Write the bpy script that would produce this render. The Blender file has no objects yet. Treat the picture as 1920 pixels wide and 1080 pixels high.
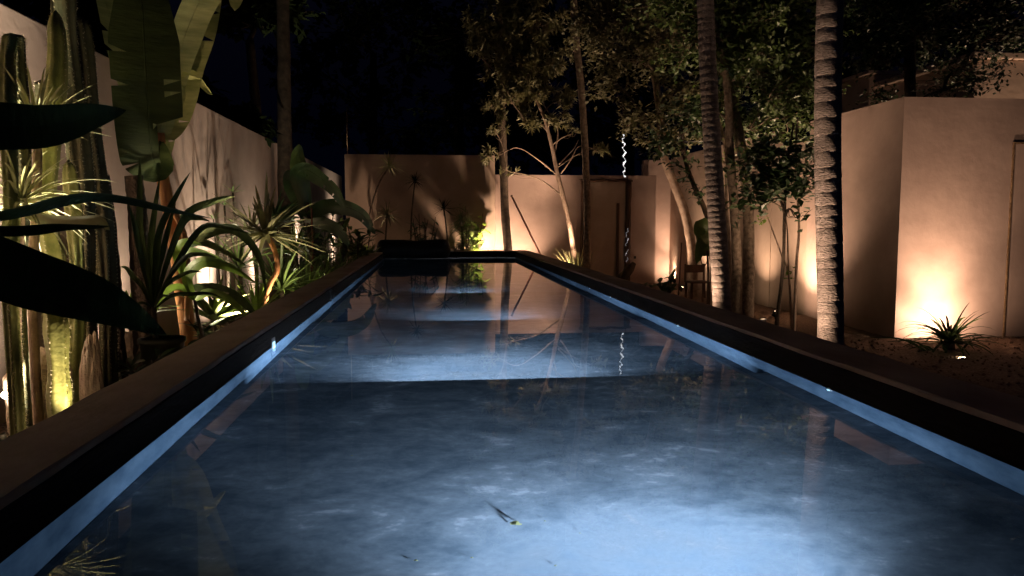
import bpy, math, random
from mathutils import Vector, Matrix, noise
R = math.radians
sc = bpy.context.scene

# ------------------------------------------------------------------ camera
F, YAW, PIT, H = 1450.0, R(6.0), R(4.93), 1.52
cam_d = bpy.data.cameras.new('camera')
cam = bpy.data.objects.new('camera', cam_d)
sc.collection.objects.link(cam)
cam.location = (0, 0, H)
cam.rotation_euler = (R(90) - PIT, 0, -YAW)
cam_d.sensor_width = 36.0
cam_d.lens = 36.0 * F / 1920.0
cam_d.clip_start = 0.02
cam_d.clip_end = 1000
sc.camera = cam

# ------------------------------------------------------------------ night sky
w = bpy.data.worlds.new('World')
sc.world = w
w.use_nodes = True
nt = w.node_tree
nt.nodes.clear()
out = nt.nodes.new('ShaderNodeOutputWorld')
bg = nt.nodes.new('ShaderNodeBackground')
sky = nt.nodes.new('ShaderNodeTexSky')
sky.sky_type = 'NISHITA'
sky.sun_disc = False
sky.sun_elevation = R(-4)
sky.sun_rotation = R(200)
mixn = nt.nodes.new('ShaderNodeMixRGB')
mixn.blend_type = 'MULTIPLY'
mixn.inputs[0].default_value = 1.0
mixn.inputs[2].default_value = (0.35, 0.42, 1.0, 1)
nt.links.new(sky.outputs[0], mixn.inputs[1])
addn = nt.nodes.new('ShaderNodeMixRGB')      # faint navy airglow over the black
addn.blend_type = 'ADD'
addn.inputs[0].default_value = 1.0
addn.inputs[2].default_value = (0.0025, 0.004, 0.017, 1)
nt.links.new(mixn.outputs[0], addn.inputs[1])
nt.links.new(addn.outputs[0], bg.inputs[0])
bg.inputs[1].default_value = 0.12
nt.links.new(bg.outputs[0], out.inputs[0])

sc.view_settings.view_transform = 'Standard'
sc.view_settings.look = 'None'
sc.view_settings.gamma = 1
sc.view_settings.exposure = 0
sc.cycles.use_denoising = True
sc.cycles.max_bounces = 8
sc.cycles.diffuse_bounces = 3
sc.cycles.transparent_max_bounces = 8
sc.cycles.sample_clamp_indirect = 4
sc.cycles.sample_clamp_direct = 0
sc.cycles.caustics_refractive = False
sc.cycles.caustics_reflective = False

# ------------------------------------------------------------------ helpers
def P(px, py, Y):
    """world point at pool-axis depth Y seen at pixel (px, py) of the photograph"""
    x = (px - 960) / F
    u = -(py - 540) / F
    fw = math.cos(PIT) + u * math.sin(PIT)
    z = -math.sin(PIT) + u * math.cos(PIT)
    a = x * math.cos(YAW) + fw * math.sin(YAW)
    b = fw * math.cos(YAW) - x * math.sin(YAW)
    t = Y / b
    return Vector((a * t, Y, H + z * t))


def link(o):
    sc.collection.objects.link(o)
    return o


def tag(o, label=None, cat=None, group=None, kind=None):
    if label: o['label'] = label
    if cat: o['category'] = cat
    if group: o['group'] = group
    if kind: o['kind'] = kind
    return o


def thing(name, label, cat, loc=(0, 0, 0), group=None):
    o = bpy.data.objects.new(name, None)
    o.location = loc
    o.empty_display_size = 0.1
    link(o)
    return tag(o, label, cat, group)


class MB:
    def __init__(s):
        s.v, s.f, s.sm = [], [], []

    def add(s, vs, fs, smooth=False):
        b = len(s.v)
        s.v.extend([tuple(q) for q in vs])
        for f in fs:
            s.f.append(tuple(i + b for i in f))
            s.sm.append(smooth)

    def box(s, x0, x1, y0, y1, z0, z1, bev=0.0):
        if bev <= 0:
            vs = [(x, y, z) for z in (z0, z1) for y in (y0, y1) for x in (x0, x1)]
            s.add(vs, [(0, 2, 3, 1), (4, 5, 7, 6), (0, 1, 5, 4), (2, 6, 7, 3), (0, 4, 6, 2), (1, 3, 7, 5)])
            return
        import bmesh
        bm = bmesh.new()
        bmesh.ops.create_cube(bm, size=1)
        for q in bm.verts:
            q.co = ((x0 + x1) / 2 + q.co.x * (x1 - x0), (y0 + y1) / 2 + q.co.y * (y1 - y0), (z0 + z1) / 2 + q.co.z * (z1 - z0))
        bmesh.ops.bevel(bm, geom=bm.edges[:], offset=bev, segments=2, profile=0.6, affect='EDGES')
        bm.verts.index_update()
        s.add([q.co[:] for q in bm.verts], [[q.index for q in f.verts] for f in bm.faces])
        bm.free()

    def tube(s, pts, rad, n=8, cap=True, smooth=True, shape=None, jit=0.0, rnd=None):
        pts = [Vector(p) for p in pts]
        m = len(pts)
        if not hasattr(rad, '__len__'): rad = [rad] * m
        t0 = (pts[1] - pts[0]).normalized()
        u = t0.orthogonal().normalized()
        vs, fs = [], []
        for i, p in enumerate(pts):
            t = (pts[min(i + 1, m - 1)] - pts[max(i - 1, 0)])
            t = t.normalized() if t.length > 1e-9 else t0
            u = (u - t * u.dot(t))
            u = u.normalized() if u.length > 1e-6 else t.orthogonal().normalized()
            v = t.cross(u)
            for k in range(n):
                a = 2 * math.pi * k / n
                r = rad[i] * (shape(a, i) if shape else 1.0)
                if jit: r *= 1 + rnd.uniform(-jit, jit)
                vs.append(p + (u * math.cos(a) + v * math.sin(a)) * r)
        for i in range(m - 1):
            for k in range(n):
                k2 = (k + 1) % n
                fs.append((i * n + k, i * n + k2, (i + 1) * n + k2, (i + 1) * n + k))
        if cap:
            fs.append(tuple(range(n - 1, -1, -1)))
            fs.append(tuple((m - 1) * n + k for k in range(n)))
        s.add(vs, fs, smooth)

    def build(s, name, mat, parent=None, origin=None):
        me = bpy.data.meshes.new(name)
        root = parent
        while root is not None and root.type != 'EMPTY' and root.parent: root = root.parent
        o = Vector(origin) if origin is not None else (root.location.copy() if root and root.type == 'EMPTY' else Vector((0, 0, 0)))
        me.from_pydata([(a - o.x, b - o.y, c - o.z) for a, b, c in s.v], [], s.f)
        me.polygons.foreach_set('use_smooth', s.sm)
        me.materials.append(mat)
        me.update()
        ob = bpy.data.objects.new(name, me)
        if parent is not None:
            ob.parent = parent
            if parent.type != 'EMPTY': pass
        if parent is None: ob.location = o
        link(ob)
        return ob


def smooth_path(pts, k=6):
    """Catmull-Rom through the points (vectors)"""
    pts = [Vector(p) for p in pts]
    q = [pts[0] * 2 - pts[1]] + pts + [pts[-1] * 2 - pts[-2]]
    r = []
    for i in range(1, len(q) - 2):
        for j in range(k):
            t = j / k
            a, b, c, d = q[i - 1], q[i], q[i + 1], q[i + 2]
            r.append(0.5 * ((2 * b) + (c - a) * t + (2 * a - 5 * b + 4 * c - d) * t * t + (3 * b - a - 3 * c + d) * t ** 3))
    r.append(pts[-1])
    return r


def lerp_list(vals, n):
    m = len(vals)
    return [vals[min(int(i / (n - 1) * (m - 1)), m - 2)] * (1 - (i / (n - 1) * (m - 1) - min(int(i / (n - 1) * (m - 1)), m - 2))) +
            vals[min(int(i / (n - 1) * (m - 1)), m - 2) + 1] * (i / (n - 1) * (m - 1) - min(int(i / (n - 1) * (m - 1)), m - 2)) for i in range(n)]

# ------------------------------------------------------------------ materials
def mat(name, c1, c2, scale=3.0, rough=0.8, bump=0.2, bscale=None, detail=6, trans=0.0, spec=0.3, c3=None, stretch=(1, 1, 1), metal=0.0, bdist=0.01, wave=None):
    m = bpy.data.materials.new(name)
    m.use_nodes = True
    t = m.node_tree
    N, L = t.nodes, t.links
    b = N['Principled BSDF']
    o = N['Material Output']
    co = N.new('ShaderNodeTexCoord')
    mp = N.new('ShaderNodeMapping')
    mp.inputs['Scale'].default_value = stretch
    L.new(co.outputs['Object'], mp.inputs[0])
    n1 = N.new('ShaderNodeTexNoise')
    n1.inputs['Scale'].default_value = scale
    n1.inputs['Detail'].default_value = detail
    n1.inputs['Roughness'].default_value = 0.6
    L.new(mp.outputs[0], n1.inputs['Vector'])
    r = N.new('ShaderNodeValToRGB')
    r.color_ramp.elements[0].position = 0.32
    r.color_ramp.elements[1].position = 0.68
    r.color_ramp.elements[0].color = (*c1, 1)
    r.color_ramp.elements[1].color = (*c2, 1)
    if c3:
        e = r.color_ramp.elements.new(0.8)
        e.color = (*c3, 1)
    L.new(n1.outputs[0], r.inputs[0])
    L.new(r.outputs[0], b.inputs['Base Color'])
    b.inputs['Roughness'].default_value = rough
    b.inputs['Specular IOR Level'].default_value = spec
    b.inputs['Metallic'].default_value = metal
    if bump > 0:
        n2 = N.new('ShaderNodeTexNoise')
        n2.inputs['Scale'].default_value = bscale or scale * 8
        n2.inputs['Detail'].default_value = 8
        L.new(mp.outputs[0], n2.inputs['Vector'])
        bp = N.new('ShaderNodeBump')
        bp.inputs['Strength'].default_value = bump
        bp.inputs['Distance'].default_value = bdist
        L.new(n2.outputs[0], bp.inputs['Height'])
        L.new(bp.outputs[0], b.inputs['Normal'])
    if trans > 0:
        tr = N.new('ShaderNodeBsdfTranslucent')
        L.new(r.outputs[0], tr.inputs[0])
        mx = N.new('ShaderNodeMixShader')
        mx.inputs[0].default_value = trans
        L.new(b.outputs[0], mx.inputs[1])
        L.new(tr.outputs[0], mx.inputs[2])
        L.new(mx.outputs[0], o.inputs[0])
    return m


def emis(name, col, st):
    m = bpy.data.materials.new(name)
    m.use_nodes = True
    b = m.node_tree.nodes['Principled BSDF']
    b.inputs['Base Color'].default_value = (0.8, 0.8, 0.8, 1)
    b.inputs['Emission Color'].default_value = (*col, 1)
    b.inputs['Emission Strength'].default_value = st
    return m


M = {}
M['plaster'] = mat('plaster', (0.35, 0.255, 0.222), (0.47, 0.35, 0.303), 1.4, 0.92, 0.6, 7, spec=0.15, bdist=0.010, detail=9)
M['plaster2'] = mat('plaster_grey', (0.35, 0.265, 0.21), (0.45, 0.345, 0.28), 1.6, 0.92, 0.6, 8, spec=0.15, bdist=0.010, detail=9)
M['kerb'] = mat('kerb_cement', (0.22, 0.165, 0.13), (0.42, 0.33, 0.27), 2.5, 0.75, 0.5, 22, spec=0.25, stretch=(1, 0.6, 1))
M['band'] = mat('shade_cement', (0.008, 0.0065, 0.0055), (0.020, 0.015, 0.012), 3, 0.9, 0.5, 22, spec=0.02, stretch=(1, .5, 2))
M['soil'] = mat('soil', (0.035, 0.024, 0.017), (0.10, 0.07, 0.05), 14, 0.95, 1.0, 40, bdist=0.04)
M['gravel'] = mat('gravel', (0.10, 0.07, 0.05), (0.30, 0.22, 0.16), 38, 0.95, 1.0, 45, bdist=0.03)
M['rock'] = mat('limestone', (0.30, 0.22, 0.16), (0.55, 0.44, 0.35), 9, 0.9, 1.0, 16, bdist=0.03)
M['wood'] = mat('dark_wood', (0.035, 0.018, 0.011), (0.10, 0.05, 0.03), 6, 0.7, 0.7, 30, stretch=(1, 1, 0.15))
M['redwood'] = mat('red_wood', (0.12, 0.04, 0.025), (0.22, 0.08, 0.05), 6, 0.6, 0.5, 30)
M['palm'] = mat('palm_bark', (0.19, 0.155, 0.14), (0.42, 0.355, 0.33), 9, 0.9, 1.0, 45, stretch=(1, 1, 2.2), bdist=0.015, c3=(0.5, 0.42, 0.36))
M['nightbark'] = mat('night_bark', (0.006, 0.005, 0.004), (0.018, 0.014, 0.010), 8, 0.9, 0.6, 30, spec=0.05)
M['bark'] = mat('mottled_bark', (0.10, 0.07, 0.05), (0.30, 0.23, 0.17), 16, 0.9, 1.0, 40, bdist=0.015)
M['palebark'] = mat('pale_bark', (0.22, 0.15, 0.11), (0.42, 0.32, 0.25), 12, 0.85, 0.7, 50, bdist=0.008)
M['darkbark'] = mat('dark_bark', (0.03, 0.022, 0.016), (0.09, 0.065, 0.045), 8, 0.9, 0.9, 30, bdist=0.02)
M['banana_stem'] = mat('banana_stem', (0.26, 0.10, 0.035), (0.50, 0.24, 0.09), 5, 0.6, 0.5, 25, stretch=(3, 3, 0.3), spec=0.4)
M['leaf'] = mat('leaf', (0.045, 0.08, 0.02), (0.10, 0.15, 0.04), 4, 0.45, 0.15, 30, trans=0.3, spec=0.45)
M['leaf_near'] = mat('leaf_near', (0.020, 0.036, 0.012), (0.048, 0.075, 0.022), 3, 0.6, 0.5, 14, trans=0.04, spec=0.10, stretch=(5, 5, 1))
M['leaf_dark'] = mat('leaf_dark', (0.02, 0.045, 0.016), (0.045, 0.085, 0.025), 3, 0.4, 0.1, 30, trans=0.12, spec=0.5)
M['leaf_lime'] = mat('leaf_lime', (0.12, 0.20, 0.03), (0.22, 0.34, 0.06), 4, 0.45, 0.15, 30, trans=0.5, spec=0.4)
M['leaf_olive'] = mat('leaf_olive', (0.09, 0.095, 0.04), (0.22, 0.21, 0.10), 3, 0.5, 0.1, 30, trans=0.25, spec=0.4)
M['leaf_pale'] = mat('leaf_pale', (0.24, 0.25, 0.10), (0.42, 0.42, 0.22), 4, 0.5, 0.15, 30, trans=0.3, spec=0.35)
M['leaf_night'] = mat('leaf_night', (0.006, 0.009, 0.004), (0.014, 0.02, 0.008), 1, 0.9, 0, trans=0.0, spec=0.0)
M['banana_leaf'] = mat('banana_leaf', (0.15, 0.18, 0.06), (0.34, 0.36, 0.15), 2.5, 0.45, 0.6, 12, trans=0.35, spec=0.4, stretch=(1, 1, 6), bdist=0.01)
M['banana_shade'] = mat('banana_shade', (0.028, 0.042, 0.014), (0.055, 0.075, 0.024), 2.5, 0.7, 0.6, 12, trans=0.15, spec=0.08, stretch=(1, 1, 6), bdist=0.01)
M['cactus'] = mat('cactus_skin', (0.13, 0.15, 0.04), (0.27, 0.28, 0.09), 9, 0.55, 0.5, 30, spec=0.35)
M['cactus_dark'] = mat('cactus_dark', (0.03, 0.035, 0.016), (0.08, 0.075, 0.035), 9, 0.7, 0.6, 30)
M['spine'] = mat('cactus_spine', (0.45, 0.40, 0.25), (0.65, 0.6, 0.42), 9, 0.6, 0)
M['metal_dark'] = mat('dark_metal', (0.02, 0.02, 0.02), (0.05, 0.045, 0.04), 30, 0.45, 0.1, metal=0.6, spec=0.5)
M['rust'] = mat('rusty_frame', (0.12, 0.07, 0.04), (0.28, 0.18, 0.10), 20, 0.8, 0.5)
M['rubber'] = mat('dark_cover', (0.004, 0.004, 0.004), (0.010, 0.009, 0.008), 3, 0.6, 0.3, 9, spec=0.15)
M['steel'] = mat('steel', (0.4, 0.4, 0.4), (0.6, 0.6, 0.6), 20, 0.3, 0.0, metal=0.8)
M['pot'] = mat('dark_pot', (0.02, 0.025, 0.018), (0.05, 0.05, 0.04), 10, 0.6, 0.2)
M['lens_warm'] = emis('lens_warm', (1.0, 0.72, 0.45), 60)
M['lens_pool'] = emis('lens_pool', (0.75, 0.88, 1.0), 14)
M['fairy_dim'] = emis('fairy_dim', (0.9, 0.9, 1.0), 0.35)
M['stud'] = emis('stud_light', (0.45, 0.80, 1.0), 1.6)
M['fairy'] = emis('fairy_light', (0.95, 0.97, 1.0), 1.1)
M['dead_leaf'] = mat('dead_leaf', (0.16, 0.14, 0.05), (0.34, 0.33, 0.14), 30, 0.6, 0.2, trans=0.2)


def pool_mat():
    m = bpy.data.materials.new('pool_cement')
    m.use_nodes = True
    t = m.node_tree
    N, L = t.nodes, t.links
    b = N['Principled BSDF']
    co = N.new('ShaderNodeTexCoord')
    n1 = N.new('ShaderNodeTexNoise')
    n1.inputs['Scale'].default_value = 3.2
    n1.inputs['Detail'].default_value = 10
    n1.inputs['Roughness'].default_value = 0.62
    n1.inputs['Distortion'].default_value = 0.7
    mp = N.new('ShaderNodeMapping')
    mp.inputs['Scale'].default_value = (1.0, 1.25, 1.0)
    mp.inputs['Rotation'].default_value = (0, 0, 0.5)
    L.new(co.outputs['Object'], mp.inputs[0])
    L.new(mp.outputs[0], n1.inputs['Vector'])
    n2 = N.new('ShaderNodeTexNoise')
    n2.inputs['Scale'].default_value = 11
    n2.inputs['Detail'].default_value = 10
    n2.inputs['Roughness'].default_value = 0.7
    L.new(mp.outputs[0], n2.inputs['Vector'])
    mul = N.new('ShaderNodeMath'); mul.operation = 'MULTIPLY_ADD'
    mul.inputs[1].default_value = 0.4
    L.new(n2.outputs[0], mul.inputs[0])
    sc1 = N.new('ShaderNodeMath'); sc1.operation = 'MULTIPLY'; sc1.inputs[1].default_value = 0.6
    L.new(n1.outputs[0], sc1.inputs[0])
    L.new(sc1.outputs[0], mul.inputs[2])
    r = N.new('ShaderNodeValToRGB')
    e = r.color_ramp.elements
    e[0].position = 0.40; e[0].color = (0.075, 0.095, 0.115, 1)
    e[1].position = 0.62; e[1].color = (0.29, 0.305, 0.325, 1)
    k = e.new(0.5); k.color = (0.125, 0.147, 0.168, 1)
    k = e.new(0.57); k.color = (0.165, 0.187, 0.210, 1)
    L.new(mul.outputs[0], r.inputs[0])
    L.new(r.outputs[0], b.inputs['Base Color'])
    b.inputs['Roughness'].default_value = 0.85
    b.inputs['Specular IOR Level'].default_value = 0.1
    return m


M['pool'] = pool_mat()
M['pool_wall'] = mat('pool_wall', (0.055, 0.095, 0.14), (0.125, 0.18, 0.24), 6, 0.8, 0.2, 20)


def water_mat():
    m = bpy.data.materials.new('water')
    m.use_nodes = True
    t = m.node_tree
    N, L = t.nodes, t.links
    b = N['Principled BSDF']
    b.inputs['Base Color'].default_value = (0.86, 0.95, 1.0, 1)
    b.inputs['Roughness'].default_value = 0.0
    b.inputs['IOR'].default_value = 1.333
    b.inputs['Transmission Weight'].default_value = 1.0
    co = N.new('ShaderNodeTexCoord')
    n = N.new('ShaderNodeTexNoise')
    n.inputs['Scale'].default_value = 1.4
    n.inputs['Detail'].default_value = 2
    L.new(co.outputs['Object'], n.inputs['Vector'])
    bp = N.new('ShaderNodeBump')
    bp.inputs['Strength'].default_value = 0.03
    bp.inputs['Distance'].default_value = 0.010
    L.new(n.outputs[0], bp.inputs['Height'])
    L.new(bp.outputs[0], b.inputs['Normal'])
    return m


M['water'] = water_mat()

# ------------------------------------------------------------------ layout
XL, XR, YN, YF = -1.02, 1.90, 1.22, 17.3       # pool inner faces
KL, KR = -1.30, 2.20                           # outer faces of the side kerbs
WZ, KZ = 0.72, 0.86                            # water, kerb top
LWX, LWZ = -3.20, 3.16                         # left garden wall
FWY = 18.3                                     # far wall
RWY = 9.2                                      # right wall facing us
RWX = P(1686, 420, RWY).x
STEP = [(YN, 0.46), (4.15, 0.29), (6.70, 0.19), (9.25, 0.11)]     # start Y, floor z

# ground: one sheet, with the pool standing on it
m = MB()
nx, ny = 150, 150
vs, fs = [], []
for j in range(ny + 1):
    for i in range(nx + 1):
        x = -30 + 60 * i / nx
        y = -10 + 60 * j / ny
        inside = (KL < x < KR and 0.3 < y < 17.8)
        z = 0.0 if inside else 0.05 * (noise.noise(Vector((x * 1.1, y * 1.1, 0.3)))) + 0.025 * noise.noise(Vector((x * 4, y * 4, 2)))
        vs.append((x, y, z - 0.02))
for j in range(ny):
    for i in range(nx):
        a = j * (nx + 1) + i
        fs.append((a, a + 1, a + nx + 2, a + nx + 1))
m.add(vs, fs, True)
g = m.build('ground', M['soil'])
tag(g, kind='structure')
# outer ground to the horizon
m = MB()
m.add([(-300, -300, -0.12), (300, -300, -0.12), (300, 300, -0.12), (-300, 300, -0.12)], [(0, 1, 2, 3)])
tag(m.build('terrain', M['soil']), kind='structure')
# gravel yard right
m = MB()
vs, fs = [], []
n_x, n_y = 60, 160
for j in range(n_y + 1):
    for i in range(n_x + 1):
        x = KR + 0.05 + (9.0 - KR) * i / n_x
        y = 1.0 + 17.2 * j / n_y
        z = 0.035 + 0.018 * noise.noise(Vector((x * 6, y * 6, 0))) + 0.012 * noise.noise(Vector((x * 17, y * 17, 3)))
        vs.append((x, y, z))
for j in range(n_y):
    for i in range(n_x):
        a = j * (n_x + 1) + i
        fs.append((a, a + 1, a + n_x + 2, a + n_x + 1))
m.add(vs, fs, False)
tag(m.build('gravel_yard', M['gravel']), kind='structure')

# ------------------------------------------------------------------ pool
pool = thing('swimming_pool', 'long narrow raised lap pool with dark cement kerbs and lit blue-grey floor', 'pool', (0.44, 9, 0))


def kerb_run(x0, x1, y0, y1, rnd, along='y'):
    """a kerb wall with a slightly worn top edge"""
    m = MB()
    n = int(max(4, ((y1 - y0) if along == 'y' else (x1 - x0)) / 0.06))
    prof = [(0, 0.0), (0, KZ - 0.02), (0.012, KZ - 0.004), (0.03, KZ), (0.5, KZ + 0.002), (0.97, KZ), (0.988, KZ - 0.004), (1, KZ - 0.02), (1, 0.0)]
    vs, fs = [], []
    for i in range(n + 1):
        t = i / n
        for k, (u, z) in enumerate(prof):
            dz = 0.004 * noise.noise(Vector((t * 40, k * 0.7, x0 + y0))) if z > 0 else 0
            du = 0.006 * noise.noise(Vector((t * 55, k * 0.7 + 9, x0 + y0))) if 0.1 > u or u > 0.9 else 0
            if along == 'y':
                wdt = x1 - x0
                vs.append((x0 + (u * wdt) + (du if z > 0.5 else 0), y0 + t * (y1 - y0), z + dz))
            else:
                wdt = y1 - y0
                vs.append((x0 + t * (x1 - x0), y0 + (u * wdt) + (du if z > 0.5 else 0), z + dz))
    K = len(prof)
    for i in range(n):
        for k in range(K - 1):
            q = (i * K + k, (i + 1) * K + k, (i + 1) * K + k + 1, i * K + k + 1)
            fs.append(q if along != 'y' else q[::-1])
    fs.append(tuple(range(K)))
    fs.append(tuple(n * K + k for k in range(K - 1, -1, -1)))
    m.add(vs, fs, False)
    return m


rnd = random.Random(4)
kerb_run(KL, XL, 0.4, YF + 0.32, rnd).build('kerb', M['kerb'], pool)
kerb_run(XR, KR, 0.4, YF + 0.32, rnd).build('kerb', M['kerb'], pool)
kerb_run(XL + 0.002, XR - 0.002, YF, YF + 0.32, rnd, 'x').build('kerb', M['kerb'], pool)
kerb_run(XL + 0.002, XR - 0.002, 0.4, YN, rnd, 'x').build('kerb', M['kerb'], pool)
for sx in (0, 1):
    m = MB()
    if sx == 0: m.box(XL - 0.02, XL + 0.006, YN, YF, 0.1, WZ - 0.003)
    else: m.box(XR - 0.006, XR + 0.02, YN, YF, 0.1, WZ - 0.003)
    m.build('basin_wall', M['pool_wall'], pool)
for i, (y0, z) in enumerate(STEP):
    y1 = STEP[i + 1][0] if i + 1 < len(STEP) else YF
    m = MB()
    m.box(XL + 0.008, XR - 0.008, y0 + 0.002, y1 - 0.002 if i < 3 else YF - 0.003, 0.0, z, 0.004)
    m.build('basin_floor', M['pool'], pool)
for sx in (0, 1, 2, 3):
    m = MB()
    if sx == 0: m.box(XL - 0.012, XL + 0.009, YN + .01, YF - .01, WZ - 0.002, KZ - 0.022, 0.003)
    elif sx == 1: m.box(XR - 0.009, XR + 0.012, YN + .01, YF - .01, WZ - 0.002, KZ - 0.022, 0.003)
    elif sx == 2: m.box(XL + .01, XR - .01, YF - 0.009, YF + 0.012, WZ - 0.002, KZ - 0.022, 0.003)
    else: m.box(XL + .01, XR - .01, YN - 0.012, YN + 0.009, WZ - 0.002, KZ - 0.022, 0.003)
    m.build('kerb_shade_panel', M['band'], pool)  # near-black panels: shade on the kerb's inner faces put into the colour
# water sheet
m = MB()
m.add([(XL - 0.02, YN - 0.02, WZ), (XR + 0.02, YN - 0.02, WZ), (XR + 0.02, YF + 0.02, WZ), (XL - 0.02, YF + 0.02, WZ)], [(0, 1, 2, 3)])
tag(m.build('water', M['water']), kind='structure')

# pool lamps in the risers, shining away from us
plab = ['round underwater lamp in the near end of the pool lighting the mottled floor',
        'underwater lamp behind the nearest step edge of the pool floor',
        'underwater lamp behind the second step edge of the pool floor',
        'underwater lamp behind the third step edge of the pool floor']
PX = [0.62, 0.32, 0.44, 0.40]
PPOW = [1150, 290, 75, 34]
for i, (y0, z) in enumerate(STEP):
    zz = z + (0.12 if i == 0 else 0.07)
    t = thing('pool_lamp', plab[i], 'lamp', (PX[i], y0, zz), 'underwater pool lamps')
    m = MB()
    m.tube([(PX[i], y0 + 0.003, zz), (PX[i], y0 + 0.02, zz)], 0.05, 20)
    hs = m.build('housing', M['steel'], t)
    m = MB()
    m.tube([(PX[i], y0 + 0.021, zz), (PX[i], y0 + 0.026, zz)], 0.04, 20)
    m.build('lens', M['lens_pool'], hs)
    off = 0.17 if i == 0 else 0.04
    if i == 0:
        m = MB(); m.tube([(PX[i], y0 + 0.0, zz), (PX[i], y0 + 0.15, zz)], 0.012, 8); m.tube([(PX[i], y0 + 0.10, zz), (PX[i], y0 + 0.16, zz)], 0.03, 16)
        m.build('arm', M['steel'], t)
        ld = bpy.data.lights.new('pool_light', 'SPOT')
        ld.spot_size = R(124); ld.spot_blend = 1.0; ld.shadow_soft_size = 0.035
    else:
        ld = bpy.data.lights.new('pool_light', 'AREA')
        ld.shape = 'DISK'; ld.size = 0.09
        ld.spread = R(174)
    ld.color = (0.56, 0.74, 1.0)
    ld.energy = PPOW[i]
    lo = bpy.data.objects.new('pool_light', ld)
    lo.parent = t
    lo.location = (0, off, 0)
    lo.rotation_euler = (R(90 - (20 if i == 0 else 0)), 0, R(5) if i == 0 else 0)
    link(lo)
    if i == 0:
        l2 = bpy.data.lights.new('flood', 'AREA'); l2.shape = 'DISK'; l2.size = .09; l2.color = ld.color; l2.energy = 30; l2.spread = R(178)
        o2 = bpy.data.objects.new('flood', l2); o2.parent = t; o2.location = (0, 0.05, 0); o2.rotation_euler = (R(90), 0, 0); link(o2)

# small studs / inlets at the water line
for (px, py, lab, side) in ((1555, 735, 'small round glowing inlet in the right pool wall, the one nearest the camera', 1),
                            (1272, 610, 'small glowing inlet in the right pool wall, second nearest the camera', 1),
                            (1145, 558, 'small glowing inlet in the right pool wall, third from the camera', 1),
                            (1106, 541, 'tiny glowing inlet in the right pool wall, farthest from the camera', 1)):
    X = XR - 0.008
    Y = 1.0
    for k in range(60):
        q = P(px, py, Y)
        Y *= X / q.x
    q = P(px, py, Y)
    t = thing('pool_inlet', lab, 'inlet', (X, Y, WZ - 0.02), 'inlets along the right pool wall')
    m = MB(); m.tube([(X + 0.012, Y, WZ - 0.02), (X - 0.004, Y, WZ - 0.02)], 0.026, 16); rg = m.build('ring', M['steel'], t)
    m = MB(); m.tube([(X - 0.0045, Y, WZ - 0.02), (X - 0.008, Y, WZ - 0.02)], 0.015, 14); m.build('nozzle', M['stud'], rg)
t = thing('pool_inlet', 'upright pale fitting in the left pool wall at the water line', 'inlet', (XL + 0.008, 5.05, WZ))
m = MB(); m.box(XL - 0.01, XL + 0.012, 5.0, 5.1, WZ - 0.08, WZ + 0.055, 0.003); m.build('cover_plate', M['steel'], t)
m = MB(); m.box(XL + 0.0125, XL + 0.016, 5.02, 5.08, WZ - 0.06, WZ + 0.03, 0.001); m.build('nozzle', M['stud'], t)
t = thing('pool_marker', 'short dark post standing at the left water edge', 'post', (XL + 0.02, 7.9, WZ))
m = MB(); m.tube([(XL + 0.01, 7.9, WZ - 0.03), (XL + 0.01, 7.9, WZ + 0.10)], 0.014, 10); m.build('post', M['metal_dark'], t)
m = MB(); m.tube([(XL + 0.01, 7.9, WZ + 0.10), (XL + 0.01, 7.9, WZ + 0.115)], 0.022, 10); m.build('cap', M['metal_dark'], t)

# ------------------------------------------------------------------ walls
def wall(name, label, boxes, mt):
    m = MB()
    for b in boxes: m.box(*b, 0.012)
    o = m.build(name, mt, origin=((boxes[0][0] + boxes[0][1]) / 2, (boxes[0][2] + boxes[0][3]) / 2, 0))
    return tag(o, label, 'wall')


wall('garden_wall', 'tall pinkish plaster wall running along the left side behind the cacti', [(LWX - 0.2, LWX, -2.0, 29, -0.1, LWZ)], M['plaster'])
fx0 = P(648, 400, FWY).x
fx1 = P(928, 400, FWY).x
fx2 = P(1230, 400, FWY).x
fz1 = P(800, 290, FWY).z
fz2 = P(1060, 328, FWY).z
wall('garden_wall', 'dim far plaster wall behind the spiky tufts, left of the low wall with the door', [(fx0, fx1, FWY, FWY + 0.2, -0.1, fz1)], M['plaster2'])
cw = wall('garden_wall', 'low far plaster wall holding the garden door', [(fx1 + 0.002, fx2, FWY + 0.003, FWY + 0.2, -0.1, fz2)], M['plaster'])
tz = P(1260, 300, FWY + 0.3).z
tx0 = P(1207, 300, FWY + 0.3).x
wall('garden_wall', 'tall far plaster wall right of the door with a bright lamp glow', [(tx0, RWX + 0.3, FWY + 0.3, FWY + 0.5, -0.1, tz)], M['plaster'])
# right side wall running away from us: straight top, a jog where the low part sits
jy0 = 12.9
jy1 = 11.6
m = MB()
sz = 3.06
m.box(RWX, RWX + 0.2, jy0, FWY + 0.298, -0.1, sz, 0.01)
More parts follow.
